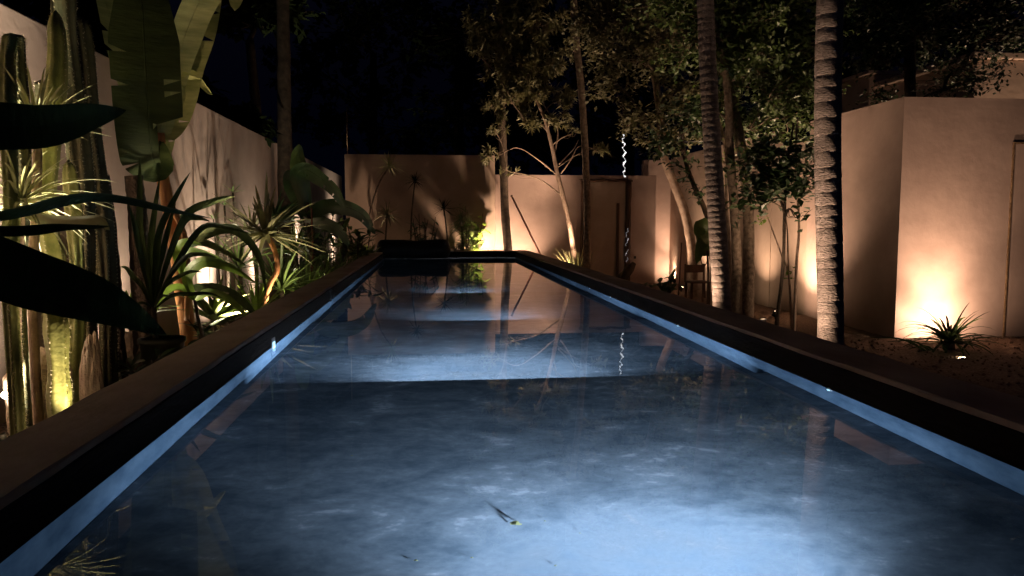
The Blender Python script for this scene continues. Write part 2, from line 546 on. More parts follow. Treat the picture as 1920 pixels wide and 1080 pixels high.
# lower slanted piece between
a, b2 = jy1 + 0.001, jy0 - 0.001
vs = [(RWX + 0.01, a, -0.1), (RWX + 0.19, a, -0.1), (RWX + 0.19, b2, -0.1), (RWX + 0.01, b2, -0.1),
      (RWX + 0.01, a, sz - 0.3), (RWX + 0.19, a, sz - 0.3), (RWX + 0.19, b2, sz - 0.18), (RWX + 0.01, b2, sz - 0.18)]
m.add(vs, [(3, 2, 1, 0), (4, 5, 6, 7), (0, 1, 5, 4), (2, 3, 7, 6), (0, 4, 7, 3), (1, 2, 6, 5)])
o = m.build('garden_wall', M['plaster2'], origin=(RWX + 0.1, 14, 0))
tag(o, 'right side plaster wall running away behind the tree trunks', 'wall')
m = MB()
pl_ = [(RWX, RWY), (11.5, RWY), (11.5, RWY + .2), (RWX + .2, RWY + .2), (RWX + .2, jy1), (RWX, jy1)]
vs = [(x, y, -0.1) for x, y in pl_] + [(x, y, sz) for x, y in pl_]
m.add(vs, [(5, 4, 3, 2, 1, 0), (6, 7, 8, 9, 10, 11)] + [(i, (i + 1) % 6, (i + 1) % 6 + 6, i + 6) for i in range(6)])
o = m.build('garden_wall', M['plaster'], origin=(RWX + 2, RWY, 0))
tag(o, 'tall corner wall at the right edge with a lamp glow and a framed panel', 'wall')

# neighbouring house walls behind the right wall
t = thing('neighbour_house', 'dim plaster house rising behind the right wall among dark leaves', 'house', (11, 14, 0))
m = MB()
hx = P(1828, 150, 13).x
m.box(hx, hx + 6, 13, 17, -0.1, P(1870, 112, 13).z, 0.02)
m.build('wall', M['plaster2'], t)
m = MB()
m.box(hx - 0.1, hx + 6.1, 12.9, 17.1, P(1870, 112, 13).z + 0.001, P(1870, 112, 13).z + 0.12, 0.02)
m.build('roof_slab', M['plaster2'], t)
m = MB(); m.box(hx + 2.2, hx + 3.2, 12.985, 12.999, 1.8, 3.2, 0.003); m.build('window', M['metal_dark'], t)
t = thing('garden_shed', 'dim low plaster shed behind the right wall beside a dark trunk', 'shed', (9.5, 17, 0))
sx0 = P(1630, 160, 16).x
m = MB(); m.box(sx0, sx0 + 1.0, 16, 18, -0.1, P(1660, 140, 16).z, 0.02); m.build('wall', M['plaster2'], t)
m = MB(); m.box(sx0 - 0.08, sx0 + 1.05, 15.92, 18.1, P(1660, 140, 16).z + 0.001, P(1660, 140, 16).z + 0.08, 0.01); m.build('roof_slab', M['plaster2'], t)

# framed panel (door) on the right wall
t = thing('panel_door', 'plastered flush door outlined by a thin rusty frame on right wall', 'door', (P(1886, 500, RWY).x, RWY, 0))
dx = P(1886, 500, RWY).x
dz = P(1890, 266, RWY).z
m = MB(); m.box(dx, dx + 0.022, RWY - 0.02, RWY - 0.001, 0.03, dz, 0.003); m.box(dx + 1.0, dx + 1.022, RWY - 0.02, RWY - 0.001, 0.03, dz, 0.003)
m.box(dx + 0.023, dx + 0.999, RWY - 0.02, RWY - 0.001, dz - 0.024, dz - 0.001, 0.003); m.build('frame', M['rust'], t)
m = MB(); m.box(dx + 0.026, dx + 0.996, RWY - 0.010, RWY - 0.001, 0.04, dz - 0.028, 0.002); dp = m.build('door_panel', M['plaster'], t)
m = MB(); m.tube([(dx + 0.9, RWY - 0.05, 1.0), (dx + 0.9, RWY - 0.05, 1.3)], 0.012, 8); m.build('handle', M['metal_dark'], dp)

# garden door in the centre wall
t = thing('garden_door', 'tall plastered garden door in rough dark timber frame with long bar handle', 'door', (P(1135, 450, FWY).x, FWY, 0))
def XW(px, py=430, y=FWY): return P(px, py, y).x
rnd = random.Random(7)
def rough_post(px0, px1, pz0, pz1, yy=FWY - 0.05):
    m = MB()
    xa, xb = XW(px0), XW(px1)
    c = (xa + xb) / 2
    n = 14
    pts = [(c + rnd.uniform(-0.006, 0.006), yy, pz0 + (pz1 - pz0) * i / n) for i in range(n + 1)]
    m.tube(pts, [(xb - xa) / 2 * rnd.uniform(0.85, 1.12) for _ in pts], 8)
    return m
dtop = P(1135, 340, FWY).z
rough_post(1088, 1098, 0.0, dtop).build('frame_post', M['wood'], t)
rough_post(1171, 1182, 0.0, dtop).build('frame_post', M['wood'], t)
m = MB()
xa, xb = XW(1086), XW(1184)
n = 16
m.tube([(xa + (xb - xa) * i / n, FWY - 0.05, dtop + 0.02 + 0.012 * math.sin(i * 1.1)) for i in range(n + 1)], [0.026 * rnd.uniform(0.8, 1.25) for _ in range(n + 1)], 8)
m.build('lintel', M['wood'], t)
m = MB(); m.box(XW(1097) + .01, XW(1173) - .01, FWY - 0.03, FWY + 0.0, 0.03, dtop - 0.02, 0.004); dp = m.build('door_panel', M['plaster2'], t)
m = MB(); m.box(XW(1155), XW(1159.5), FWY - 0.085, FWY - 0.045, 0.1, P(1157, 381, FWY).z, 0.006); m.build('handle', M['wood'], dp)
m = MB(); m.box(XW(1189), XW(1193), FWY - 0.03, FWY, P(1190, 485, FWY).z, P(1190, 480, FWY).z, 0.004)
o = m.build('wall_socket', M['metal_dark'], origin=(XW(1190), FWY, 0.6)); tag(o, 'small dark switch box on the wall right of the garden door', 'switch')

# curly string of white lights: one hangs above the wall, one down the door post
def fairy(name, label, pts, seed, thick=0.016, every=4):
    rnd = random.Random(seed)
    t = thing(name, label, 'string lights', pts[-1], 'curly strings of white lights')
    path = []
    L = len(pts) - 1
    n = 60
    for i in range(n + 1):
        u = i / n * L
        k = min(int(u), L - 1)
        p = Vector(pts[k]).lerp(Vector(pts[k + 1]), u - k)
        a = i * 0.55
        path.append(p + Vector((0.024 * math.sin(a) + .012 * math.sin(a * 2.7), 0.03 * math.cos(a), 0.01 * math.sin(a * 1.9))))
    m = MB(); m.tube([path[0] + Vector((0, 0, 1.2)), path[0]], 0.005, 6); m.build('cord', M['wood'], t)
    m = MB()
    on = [noise.noise(Vector((i * 0.31, seed, 0))) > (.06 if every == 4 else .22) for i in range(n + 1)]
    m.tube(path, [thick * rnd.uniform(0.6, 1.5) if o_ else .003 for o_ in on], 6)
    m.build('light_tape', M['fairy' if every == 4 else 'fairy_dim'], t)
fairy('string_light', 'curly white light string hanging above the low wall over the garden door', [P(1168, 252, 17.6), P(1171, 290, 17.6), P(1170, 331, 17.6)], 3)
fairy('string_light', 'faint curly white light string hanging down the right post of the garden door', [P(1176, 425, FWY - 0.12), P(1175, 475, FWY - 0.12), P(1176, 512, FWY - 0.12)], 5, 0.008, 6)

# ------------------------------------------------------------------ lamps
def uplight(label, loc, aim, power, cone=70, blend=0.6, col=(1.0, 0.62, 0.36), rim=0.010, size=0.035):
    loc = Vector(loc); aim = Vector(aim)
    t = thing('garden_spotlight', label, 'spotlight', loc, 'ground spotlights in the garden')
    d = (aim - loc).normalized()
    base = Vector((loc.x, loc.y, loc.z - 0.12))
    m = MB()
    m.tube([loc - d * 0.09, loc - d * 0.085, loc + d * 0.0], [0.030, 0.040, 0.043], 16); m.tube([loc, loc + d * rim], 0.0445, 20, cap=False); hs = m.build('housing', M['metal_dark'], t)
    m = MB(); m.tube([loc - d * 0.0 + d * 0.001, loc + d * 0.005], 0.036, 16); m.build('lens', M['lens_warm'], hs)
    m = MB(); m.tube([Vector((loc.x, loc.y, -0.06)), loc - d * 0.05], 0.010, 8); m.build('stake', M['metal_dark'], t)
    ld = bpy.data.lights.new('spot', 'SPOT')
    ld.energy = power
    ld.color = col
    ld.spot_size = R(cone)
    ld.spot_blend = blend
    ld.shadow_soft_size = size
    lo = bpy.data.objects.new('spot', ld)
    lo.parent = t
    lo.location = d * 0.015
    lo.rotation_euler = d.to_track_quat('-Z', 'Y').to_euler()
    link(lo)
    return t


def on_left_wall(px, py):
    Y = 5.0
    for k in range(80):
        q = P(px, py, Y)
        Y *= LWX / q.x
    return P(px, py, Y)


W1 = (1.0, 0.66, 0.43)
WL = (1.0, 0.86, 0.63)


def beam(t, loc, aim, power, cone, col=W1, size=0.05, blend=1.0):
    """the hot centre of a lamp's beam, from the same fixture"""
    ld = bpy.data.lights.new('beam', 'SPOT')
    ld.energy = power; ld.color = col; ld.spot_size = R(cone); ld.spot_blend = blend; ld.shadow_soft_size = size if size > .1 else .012
    lo = bpy.data.objects.new('beam', ld)
    lo.parent = t
    d = (Vector(aim) - Vector(loc)).normalized()
    lo.location = d * 0.02
    lo.rotation_euler = d.to_track_quat('-Z', 'Y').to_euler()
    link(lo)


def wall_light(label, loc, nrm, hot, wide, hotcone=160, cone=62, top=2.5, z=0.14, tilt=1.0, col=W1):
    """lamp standing close to a wall, shining up along it; nrm points from the lamp to the wall"""
    loc = Vector((loc[0], loc[1], z))
    n = Vector(nrm)
    t = uplight(label, loc, loc + n + Vector((0, 0, tilt)), hot, hotcone, 1.0, col)
    if wide: beam(t, loc, loc + n + Vector((0, 0, top)), wide, cone, col)
    return t


# right side
q = P(1802, 698, 7.75)
t = uplight('round ground spotlight right of the spiky rosette, before the right wall glow', (q.x, 7.75, 0.04), (q.x, 8.4, 2.2), 2, 120, 1.0, W1, rim=0.003)
beam(t, (q.x, 7.75, 0.04), (P(1775, 300, RWY).x, RWY, 2.4), 160, 85, size=.15)
q = P(1774, 640, 8.9)
wall_light('spotlight hidden behind the spiky rosette, close under the glow on the right wall', (q.x, 8.70, 0), (0, .48, 0), 165, 170, hotcone=172, cone=85, z=0.10, tilt=.45)
q = P(1262, 520, 18.2)
wall_light('spotlight at the foot of the tall far wall right of the garden door', (q.x, 18.12, 0), (0, .46, 0), 75, 260, z=0.13, tilt=.6)
q = P(903, 470, 17.95)
wall_light('spotlight behind the far pool end lighting the bright leafy plant', (q.x + .03, 17.74, 0), (0, .5, 0), 230, 70, cone=44, z=0.62, tilt=.6)
wall_light('spotlight at the foot of the right side wall behind the front palm', (RWX - 0.60, 11.3, 0), (.58, 0, 0), 40, 380, cone=115)
wall_light('spotlight at the foot of the right side wall behind the leafy sapling', (RWX - 0.60, 13.0, 0), (.58, 0, 0), 5, 150, cone=105)
wall_light('added wash spotlight at the foot of the right side wall behind the trunk cluster', (RWX - 0.60, 15.8, 0), (.58, 0, 0), 16, 280, cone=105)  # additional unseen lamp, carries the wall wash further back
wall_light('spotlight at the foot of the low far wall near the leaning pole', (P(975, 480, 17.9).x, 17.72, 0), (0, .55, 0), 12, 270, cone=100, top=1.7)
wall_light('spotlight on the ground behind the right wall lighting the neighbour house', (P(1890, 150, 12.6).x, 12.2, 0), (0, .78, 0), 60, 800, cone=90, top=3.2)
wall_light('spotlight on the ground behind the right wall lighting the low shed', (P(1665, 150, 15.5).x, 15.2, 0), (0, .78, 0), 20, 170, cone=80, top=3.2)
# trees
PALM2 = P(1556, 640, 5.9)
PALM1 = P(1352, 585, 8.8)
PL2 = uplight('spotlight between the pool kerb and the thick ringed front palm', (PALM2.x - 0.56, PALM2.y - 0.10, 0.14), (PALM2.x + 0.0, PALM2.y, 2.6), 130, 90, 0.9, W1)
beam(PL2, PL2.location, (PALM2.x, PALM2.y, 4.6), 230, 44)
t = uplight('spotlight between the pool kerb and the thinner ringed palm', (PALM1.x - 0.42, PALM1.y - 0.05, 0.14), (PALM1.x - 0.05, PALM1.y, 3.0), 160, 80, 0.9, W1)
q = P(1395, 560, 10.8)
uplight('spotlight among the clustered mottled trunks', (q.x + 0.35, 10.9, 0.05), (q.x - 0.1, 10.9, 4.0), 340, 80, 0.9, W1, rim=.03)
q = P(1075, 520, 17.4)
uplight('spotlight under the slender pale tree left of the garden door', (q.x - 0.2, 16.7, 0.13), (P(1020, 100, 17.0).x, 16.9, 5.0), 1700, 85, 0.9, W1)
q = P(1465, 560, 9.4)
uplight('spotlight under the multi-stemmed leafy sapling', (q.x - 0.2, 9.3, 0.05), (q.x, 9.9, 4.0), 120, 80, 0.9, W1, rim=.03)
q = P(1240, 560, 15)
uplight('spotlight in the bed below the curved bare trunk', (q.x, 14.6, 0.13), (q.x - .1, 14.5, 4.0), 320, 85, 0.9, W1)
# left side (bases are hidden by plants and kerb)
for (px, Y, hot, wide, lab) in [(6, 5.2, 260, 2400, 'spotlight at the left wall behind the yuccas and cacti'),
                                (248, 8.1, 60, 120, 'spotlight at the left wall behind the dark trunks and potted plant'),
                                (412, 11.4, 90, 330, 'spotlight at the left wall behind the broad-leaved plant'),
                                (478, 14.4, 30, 240, 'added spotlight at the left wall, unseen behind the dracaena with the curved stem'),  # extra lamp added to light the wall beyond the previous lamp's cone
                                (556, 18.8, 120, 900, 'spotlight at the left wall behind the banana-leaved clump'),
                                (632, 26.0, 100, 700, 'spotlight at the far end of the left wall')]:
    wall_light(lab, (LWX + 0.42, Y, 0), (-.40, 0, 0), hot, wide, cone=100 if Y in (11.4, 14.4) else 84, tilt=.8, col=WL)
uplight('spotlight close to the kerb lighting the pale ribbed cactus from below', (-2.05, 4.75, 0.14), (-2.66, 5.35, 2.4), 130, 48, 0.9, (1.0, 0.74, 0.48))
uplight('spotlight at the base of the banana plant with the orange stem', (-2.02, 8.55, 0.14), (-2.58, 8.36, 3.3), 1300, 50, 0.9, W1)
uplight('spotlight beside the kerb under the sword-leaved plant', (-1.75, 9.5, 0.14), (-1.95, 10.1, 1.6), 240, 100, 0.9, (1.0, 0.78, 0.52))
uplight('added fill spotlight beside the kerb between the strappy clumps and the banana-like clump', (-1.75, 12.0, 0.14), (-2.1, 12.9, 1.8), 200, 100, 0.9, (1.0, 0.78, 0.52))  # added fill lamp, brightens the clumps around it
uplight('spotlight in the far bushes near the end of the left kerb', (P(690, 470, 16.6).x, 16.3, 0.14), (P(690, 430, 16.9).x, 16.9, 1.4), 130, 100, 0.9, W1)
uplight('small added fill spotlight under the spiky-headed dracaenas at the dim far wall', (P(728, 470, 17.75).x - .1, 17.78, 0.14), (P(725, 300, 17.4).x, 17.35, 3.0), 120, 44, 0.9, W1)  # lamp put in only to lift the dracaena heads
uplight('added fill spotlight beside the kerb under the lime green broad leaves', (-1.95, 7.75, 0.14), (-2.15, 7.35, 1.6), 120, 80, 0.9, (1.0, 0.82, 0.56), rim=.03)  # extra lamp added to brighten the lime leaves
# visible twin-lens lamp at the left edge
q = P(12, 741, 4.2)

# ------------------------------------------------------------------ vegetation
VIEW = Vector((0, 0, H))


def blade(m, pts, wid, roll=0.0, fold=0.15, prof='sword', ripple=0.0, up=None, seed=0, tears=0):
    """leaf blade along pts; two halves with a fold; side vector square to the line of growth"""
    n = len(pts)
    vs, fs = [], []
    rr = random.Random(seed)
    ph = rr.uniform(0, 6)
    for i, p in enumerate(pts):
        t = i / (n - 1)
        tg = (pts[min(i + 1, n - 1)] - pts[max(i - 1, 0)]).normalized()
        ref = up if up is not None else Vector((0, 0, 1))
        s = tg.cross(ref)
        if s.length < 0.05: s = tg.cross(Vector((0.3, 1, 0.1)))
        s.normalize()
        nn = s.cross(tg).normalized()
        if roll:
            q = Matrix.Rotation(roll, 3, tg)
            s = q @ s; nn = q @ nn
        if prof == 'sword': k = min(1.0, 0.55 + t * 2.5) * (1 - t) ** 0.55
        elif prof == 'lance': k = math.sin(math.pi * min(1, t ** 0.8)) ** 0.8 * (0.9) + 0.02
        elif prof == 'paddle': k = min(1, .05 + t / .42) ** .75 * (1 if t < .75 else max(0, 1 - (t - .75) * 2.2))
        elif prof == 'broad': k = (math.sin(math.pi * min(1, 0.06 + 0.94 * t) ** 0.85)) ** 0.55
        else: k = 1
        wv = wid * k
        wr = wv * (.22 if prof == 'paddle' and t < .52 else 1)
        rp = ripple * math.sin(t * 23 + ph) * wid
        rp2 = ripple * math.sin(t * 19 + ph * 2) * wid
        vs += [p - s * wv + nn * (fold * wv + rp), p - s * wv * 0.5 + nn * (fold * wv * .45 + rp * .4), p, p + s * wr * 0.5 + nn * (fold * wv * .45 + rp2 * .4), p + s * wr + nn * (fold * wv + rp2)]
    gap = set()
    for _ in range(tears):
        gap.add((rr.randrange(2, n - 3), rr.choice((0, 3))))
    for i in range(n - 1):
        a, b = i * 5, (i + 1) * 5
        for c in range(4):
            if (i, c) in gap: 
                mid = [vs[a + c], vs[a + c + 1], vs[b + c + 1]]
                fs.append((a + c, a + c + 1, b + c + 1) if c >= 2 else (a + c + 1, b + c + 1, b + c))
            else:
                fs.append((a + c, a + c + 1, b + c + 1, b + c))
    m.add(vs, fs, True)


def arc(base, d, L, droop, n=8):
    """points of a blade that starts along d and sags"""
    d = Vector(d).normalized()
    pts = [Vector(base)]
    st = L / (n - 1)
    cur = d.copy()
    for i in range(1, n):
        pts.append(pts[-1] + cur * st)
        cur = (cur + Vector((0, 0, -droop / n * (0.4 + i / n)))).normalized()
    return pts


def tuft(m, c, n, L, wid, droop, rnd, lo=-0.2, hi=1.0, prof='sword', fold=0.25, ripple=0.0, seg=8):
    ga = 2.39996
    for i in range(n):
        u = (i + 0.5) / n
        el = lo + (hi - lo) * u
        a = i * ga + rnd.uniform(-0.3, 0.3)
        e = math.asin(max(-0.95, min(0.98, el + rnd.uniform(-0.08, 0.08))))
        d = Vector((math.cos(a) * math.cos(e), math.sin(a) * math.cos(e), math.sin(e)))
        LL = L * rnd.uniform(0.7, 1.1) * (1.0 if u < 0.8 else 0.8)
        blade(m, arc(Vector(c) + d * 0.02, d, LL, droop * rnd.uniform(0.5, 1.4), seg), wid * rnd.uniform(0.8, 1.15), rnd.uniform(-0.3, 0.3), fold, prof, ripple, seed=i)


def px_blade(m, pl, wid, roll=0.0, fold=0.2, prof='lance', k=5, ripple=0.0, seed=0, face=True, tears=0):
    """blade whose spine passes through image points with their own depths; face: flat side toward the viewer"""
    pts = smooth_path([P(*q) for q in pl], k)
    mid = pts[len(pts) // 2]
    up = (VIEW - mid).normalized() if face else None
    blade(m, pts, wid, roll, fold, prof, ripple, up, seed, tears)
    if wid > .05: m.tube(pts, [wid * .045 * (1 - .7 * i / len(pts)) for i in range(len(pts))], 6)


# --- cacti
def cactus(label, px_pts, rad, ribs, mt, spines=True, seed=0, group='column cacti by the left wall', spine_len=0.018, base_z=0.0):
    rnd = random.Random(seed)
    top = [P(*q) for q in px_pts]
    base = top[0].copy(); base.z = base_z
    path = smooth_path([base] + top, 10) if top[0].z > base_z + 0.05 else smooth_path(top, 10)
    n = len(path)
    t = thing('column_cactus', label, 'cactus', base, group)
    rads = []
    for i in range(n):
        u = i / (n - 1)
        r = rad * (0.92 + 0.10 * math.sin(u * 17 + seed))
        if u > 0.93: r *= max(0.12, math.sqrt(max(0, 1 - ((u - 0.93) / 0.07) ** 2)))
        rads.append(r)
    m = MB()
    N_ = ribs * 4
    m.tube(path, rads, N_, shape=lambda a, i: 0.72 + 0.30 * abs(math.cos(a * ribs / 2)) ** 1.2 * (1 + 0.05 * math.sin(i * 2.3)))
    m.build('stem', mt, t)
    if spines:
        sm = MB()
        L = 0
        u0 = (path[1] - path[0]).normalized().orthogonal().normalized()
        cum = 0
        uu = u0
        for i in range(1, n - 1):
            tg = (path[i + 1] - path[i - 1]).normalized()
            uu = (uu - tg * uu.dot(tg)).normalized()
            vv = tg.cross(uu)
            seglen = (path[i + 1] - path[i]).length
            ns = max(1, int(seglen / 0.028))
            for j in range(ns):
                c = path[i].lerp(path[i + 1], j / ns)
                for k in range(ribs):
                    a = 2 * math.pi * k / ribs
                    o = c + (uu * math.cos(a) + vv * math.sin(a)) * rads[i] * 1.0
                    for s_ in range(3):
                        d = (uu * math.cos(a) + vv * math.sin(a) + Vector((rnd.uniform(-.8, .8), rnd.uniform(-.8, .8), rnd.uniform(-.8, .8)))).normalized()
                        w_ = d.orthogonal().normalized() * 0.0016
                        sm.add([o - w_, o + w_, o + d * spine_len], [(0, 1, 2)])
        tag(sm.build('spines', M['spine'], t), kind='stuff')
    return t


cactus('pale green tall ribbed cactus column, brightest of the cacti', [(118, 770, 5.2), (108, 640, 5.25), (104, 500, 5.3), (88, 400, 5.3), (96, 250, 5.35), (108, 120, 5.4), (104, 20, 5.45)], 0.068, 5, M['cactus'], seed=1)
cactus('short pale cactus column standing just in front of the tall pale one', [(112, 775, 4.9), (110, 700, 4.9), (105, 610, 4.92), (98, 578, 4.93)], 0.072, 5, M['cactus'], seed=2)
cactus('dark green cactus column with striped spines at the left photo edge', [(18, 520, 4.7), (22, 400, 4.72), (16, 250, 4.75), (14, 120, 4.8), (22, 62, 4.8)], 0.05, 6, M['cactus'], seed=3, spine_len=0.025)
cactus('rounded-top dark cactus beside the striped one at the left edge', [(40, 520, 5.4), (45, 400, 5.4), (40, 220, 5.45), (34, 100, 5.45), (28, 64, 5.45)], 0.055, 6, M['cactus_dark'], seed=4)
cactus('thick dark cactus column right of the pale one, reaching above the wall', [(165, 740, 6.0), (162, 560, 6.0), (155, 350, 6.0), (135, 150, 6.1), (122, 40, 6.1), (118, -60, 6.1)], 0.085, 7, M['cactus_dark'], seed=5)
cactus('dark cactus column leaning left beside the dim wall gap', [(205, 720, 6.3), (200, 500, 6.3), (180, 300, 6.3), (160, 130, 6.3), (150, 30, 6.3)], 0.08, 7, M['cactus_dark'], seed=6)
cactus('slim dark green cactus half hidden behind the pale column', [(140, 740, 5.7), (146, 560, 5.7), (140, 420, 5.7), (128, 300, 5.7)], 0.06, 6, M['cactus'], seed=7)
cactus('short thin cactus between the yucca tufts at the left', [(84, 330, 5.9), (80, 200, 5.9), (76, 150, 5.9)], 0.05, 6, M['cactus_dark'], seed=8)


# --- dark trunks on the left
def trunk_plain(name, label, cat, pl, r0, r1, mt, seed, n=12, part='trunk', z0=-0.05, group=None, knots=0.08):
    rnd = random.Random(seed)
    top = [P(*q) for q in pl]
    base = top[0].copy(); base.z = z0
    path = smooth_path(([base] if top[0].z > z0 + 0.1 else []) + top, 8)
    t = thing(name, label, cat, base, group)
    m = MB()
    k = len(path)
    m.tube(path, [(r0 + (r1 - r0) * i / (k - 1)) * (1 + knots * noise.noise(Vector((i * 0.7, seed, 0)))) * (1.25 if i == 0 else 1) for i in range(k)], n, jit=0.05, rnd=rnd)
    m.build(part, mt, t)
    return t, path


def big_leaves(t, specs, mt, name='leaves', stalk_mt=None):
    m = MB()
    for i, s in enumerate(specs):
        px_blade(m, **dict(s, seed=i))
    m.build(name, mt, t)


# --- cordyline with dark long leaves in a dark pot
t = thing('plant_pot', 'dark round pot half hidden behind the left kerb', 'pot', (P(305, 660, 6.6).x, 6.6, 0))
pb = P(305, 660, 6.6)
m = MB()
prof = [(0.10, 0.02), (0.12, 0.03), (0.155, 0.30), (0.17, 0.52), (0.185, 0.525), (0.185, 0.56), (0.16, 0.56), (0.15, 0.50), (0.02, 0.49)]
m.tube([(pb.x, 6.6, z) for r, z in prof], [r for r, z in prof], 24); m.build('body', M['pot'], t)
t, path = trunk_plain('cordyline', 'dark cordyline with long arching leaves growing from the dark pot', 'plant', [(300, 700, 6.6), (293, 640, 6.6), (288, 575, 6.6)], 0.03, 0.02, M['darkbark'], 31, z0=0.49)
L6 = 6.6
lv = []
for (tipx, tipy, mx, my, wd, dY, rl) in ((357, 322, 300, 430, .032, .3, .3), (438, 366, 350, 400, .030, -.2, .5), (262, 295, 262, 430, .03, .2, .2), (226, 500, 250, 520, .025, 0, .4), (410, 484, 350, 480, .035, -.3, .9),
                                        (474, 440, 380, 425, .034, .3, .7), (380, 510, 330, 520, .028, -.4, .8), (395, 415, 345, 415, .03, .1, .5), (205, 610, 250, 580, .022, -.2, .9), (350, 560, 320, 555, .024, -.5, 1.0),
                                        (300, 330, 283, 450, .03, .4, .1), (240, 380, 265, 480, .028, -.1, .2), (420, 560, 360, 550, .03, .1, .9), (330, 380, 305, 470, .03, .5, .4)):
    lv.append(dict(pl=[(288, 580, L6), ((288 + mx) / 2 - 2, (580 + my) / 2 - 12, L6 + dY * .3), (mx, my, L6 + dY * .6), ((mx * .45 + tipx * .55), (my * .45 + tipy * .55) - 6, L6 + dY * .9), (tipx, tipy, L6 + dY)], wid=wd, roll=rl, fold=.25))
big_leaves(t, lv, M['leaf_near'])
t, path = trunk_plain('broad_leaf_plant', 'lime green broad leaves over the kerb in front of the left wall glow', 'plant', [(380, 640, 7.4), (372, 600, 7.4), (365, 560, 7.4)], 0.02, 0.015, M['darkbark'], 32)
big_leaves(t, [dict(pl=[(366, 565, 7.4), (350, 520, 7.35), (380, 490, 7.3), (430, 500, 7.2), (480, 530, 7.1)], wid=.075, roll=.7),
               dict(pl=[(366, 565, 7.4), (340, 500, 7.5), (355, 470, 7.5), (395, 478, 7.5), (435, 498, 7.5)], wid=.055, roll=.8),
               dict(pl=[(366, 565, 7.4), (330, 480, 7.6), (345, 452, 7.6), (378, 458, 7.6)], wid=.05, roll=.6),
               dict(pl=[(366, 565, 7.4), (390, 548, 7.2), (430, 560, 7.0), (470, 600, 6.9)], wid=.06, roll=.8),
               dict(pl=[(366, 565, 7.4), (340, 540, 7.3), (310, 550, 7.2), (290, 590, 7.1)], wid=.05, roll=.8)], M['leaf_lime'])
t, path = trunk_plain('broad_leaf_plant', 'dark broad-leaved plant with arching leaves crossing the bright wall glow', 'plant', [(350, 640, 8.6), (352, 600, 8.6), (345, 540, 8.6)], 0.02, 0.016, M['darkbark'], 33)
big_leaves(t, [dict(pl=[(345, 540, 8.6), (345, 470, 8.4), (385, 438, 8.3), (440, 430, 8.2), (486, 480, 8.0), (500, 560, 7.9)], wid=.07, roll=.6),
               dict(pl=[(345, 540, 8.6), (335, 480, 8.5), (370, 452, 8.4), (420, 470, 8.3), (465, 500, 8.2)], wid=.06, roll=.7),
               dict(pl=[(345, 540, 8.6), (330, 450, 8.7), (350, 400, 8.7), (395, 380, 8.6), (440, 368, 8.5)], wid=.055, roll=.6),
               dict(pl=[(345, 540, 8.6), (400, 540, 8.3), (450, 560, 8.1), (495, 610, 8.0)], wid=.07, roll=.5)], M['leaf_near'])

# --- dark stems left of the banana
for (lab, pl, r, sd) in (('dark upright stem right of the cacti in front of the second wall glow', [(222, 730, 6.7), (214, 620, 6.7), (208, 520, 6.7), (200, 420, 6.7), (188, 330, 6.7)], .085, 41),
                         ('dark upright stem just left of the banana plant', [(272, 710, 6.9), (268, 600, 6.9), (262, 480, 6.9), (258, 400, 6.9), (250, 330, 6.9)], .09, 42)):
    trunk_plain('bare_tree', lab, 'tree', pl, r, r * .8, M['darkbark'], sd, 14, 'trunk', group='dark stems by the left wall')

# --- banana plant
t, path = trunk_plain('banana_plant', 'tall banana plant with orange lit stem and huge hanging leaves', 'banana plant', [(357, 660, 8.2), (344, 560, 8.2), (326, 440, 8.2), (305, 330, 8.2), (298, 250, 8.2)], .09, .055, M['banana_stem'], 51, 18, 'stem')
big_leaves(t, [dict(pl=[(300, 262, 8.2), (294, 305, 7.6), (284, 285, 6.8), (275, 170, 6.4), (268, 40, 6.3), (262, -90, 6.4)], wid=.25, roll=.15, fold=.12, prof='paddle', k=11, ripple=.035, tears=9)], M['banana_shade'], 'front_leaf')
big_leaves(t, [dict(pl=[(300, 260, 8.2), (312, 215, 8.3), (334, 125, 8.35), (372, 40, 8.35), (412, -60, 8.3)], wid=.27, roll=-.35, fold=.1, prof='broad', k=10, ripple=.04, tears=8),
               dict(pl=[(300, 250, 8.2), (318, 170, 8.3), (340, 132, 8.35), (368, 140, 8.4), (398, 178, 8.4)], wid=.10, roll=.9, fold=.5, prof='broad', k=8, ripple=.05, tears=3),
               dict(pl=[(302, 300, 8.25), (306, 250, 8.35), (312, 210, 8.4), (316, 170, 8.4), (316, 120, 8.4)], wid=.13, roll=.3, fold=.1, prof='broad', k=10, ripple=.04, tears=10),
               dict(pl=[(316, 150, 8.3), (330, 158, 8.2), (342, 178, 8.2), (340, 208, 8.2)], wid=.06, roll=.5, fold=.4, prof='lance', k=8, ripple=.05),
               dict(pl=[(300, 260, 8.2), (340, 90, 8.1), (390, -20, 8.0), (440, -30, 8.0), (440, 20, 8.0)], wid=.15, roll=.2, fold=.2, prof='broad', k=8, ripple=.04, tears=4),
               dict(pl=[(300, 260, 8.2), (250, 160, 8.2), (215, 60, 8.3), (180, -60, 8.3)], wid=.16, roll=.5, fold=.2, prof='broad', k=8, ripple=.04, tears=4)], M['banana_leaf'], 'leaves')
m = MB()
m.tube(smooth_path([P(350, 600, 8.05), P(352, 520, 8.0), P(345, 440, 8.05), P(318, 380, 8.1)], 6), [.03] * 19, 8)
m.build('dry_sheath', M['banana_stem'], t)

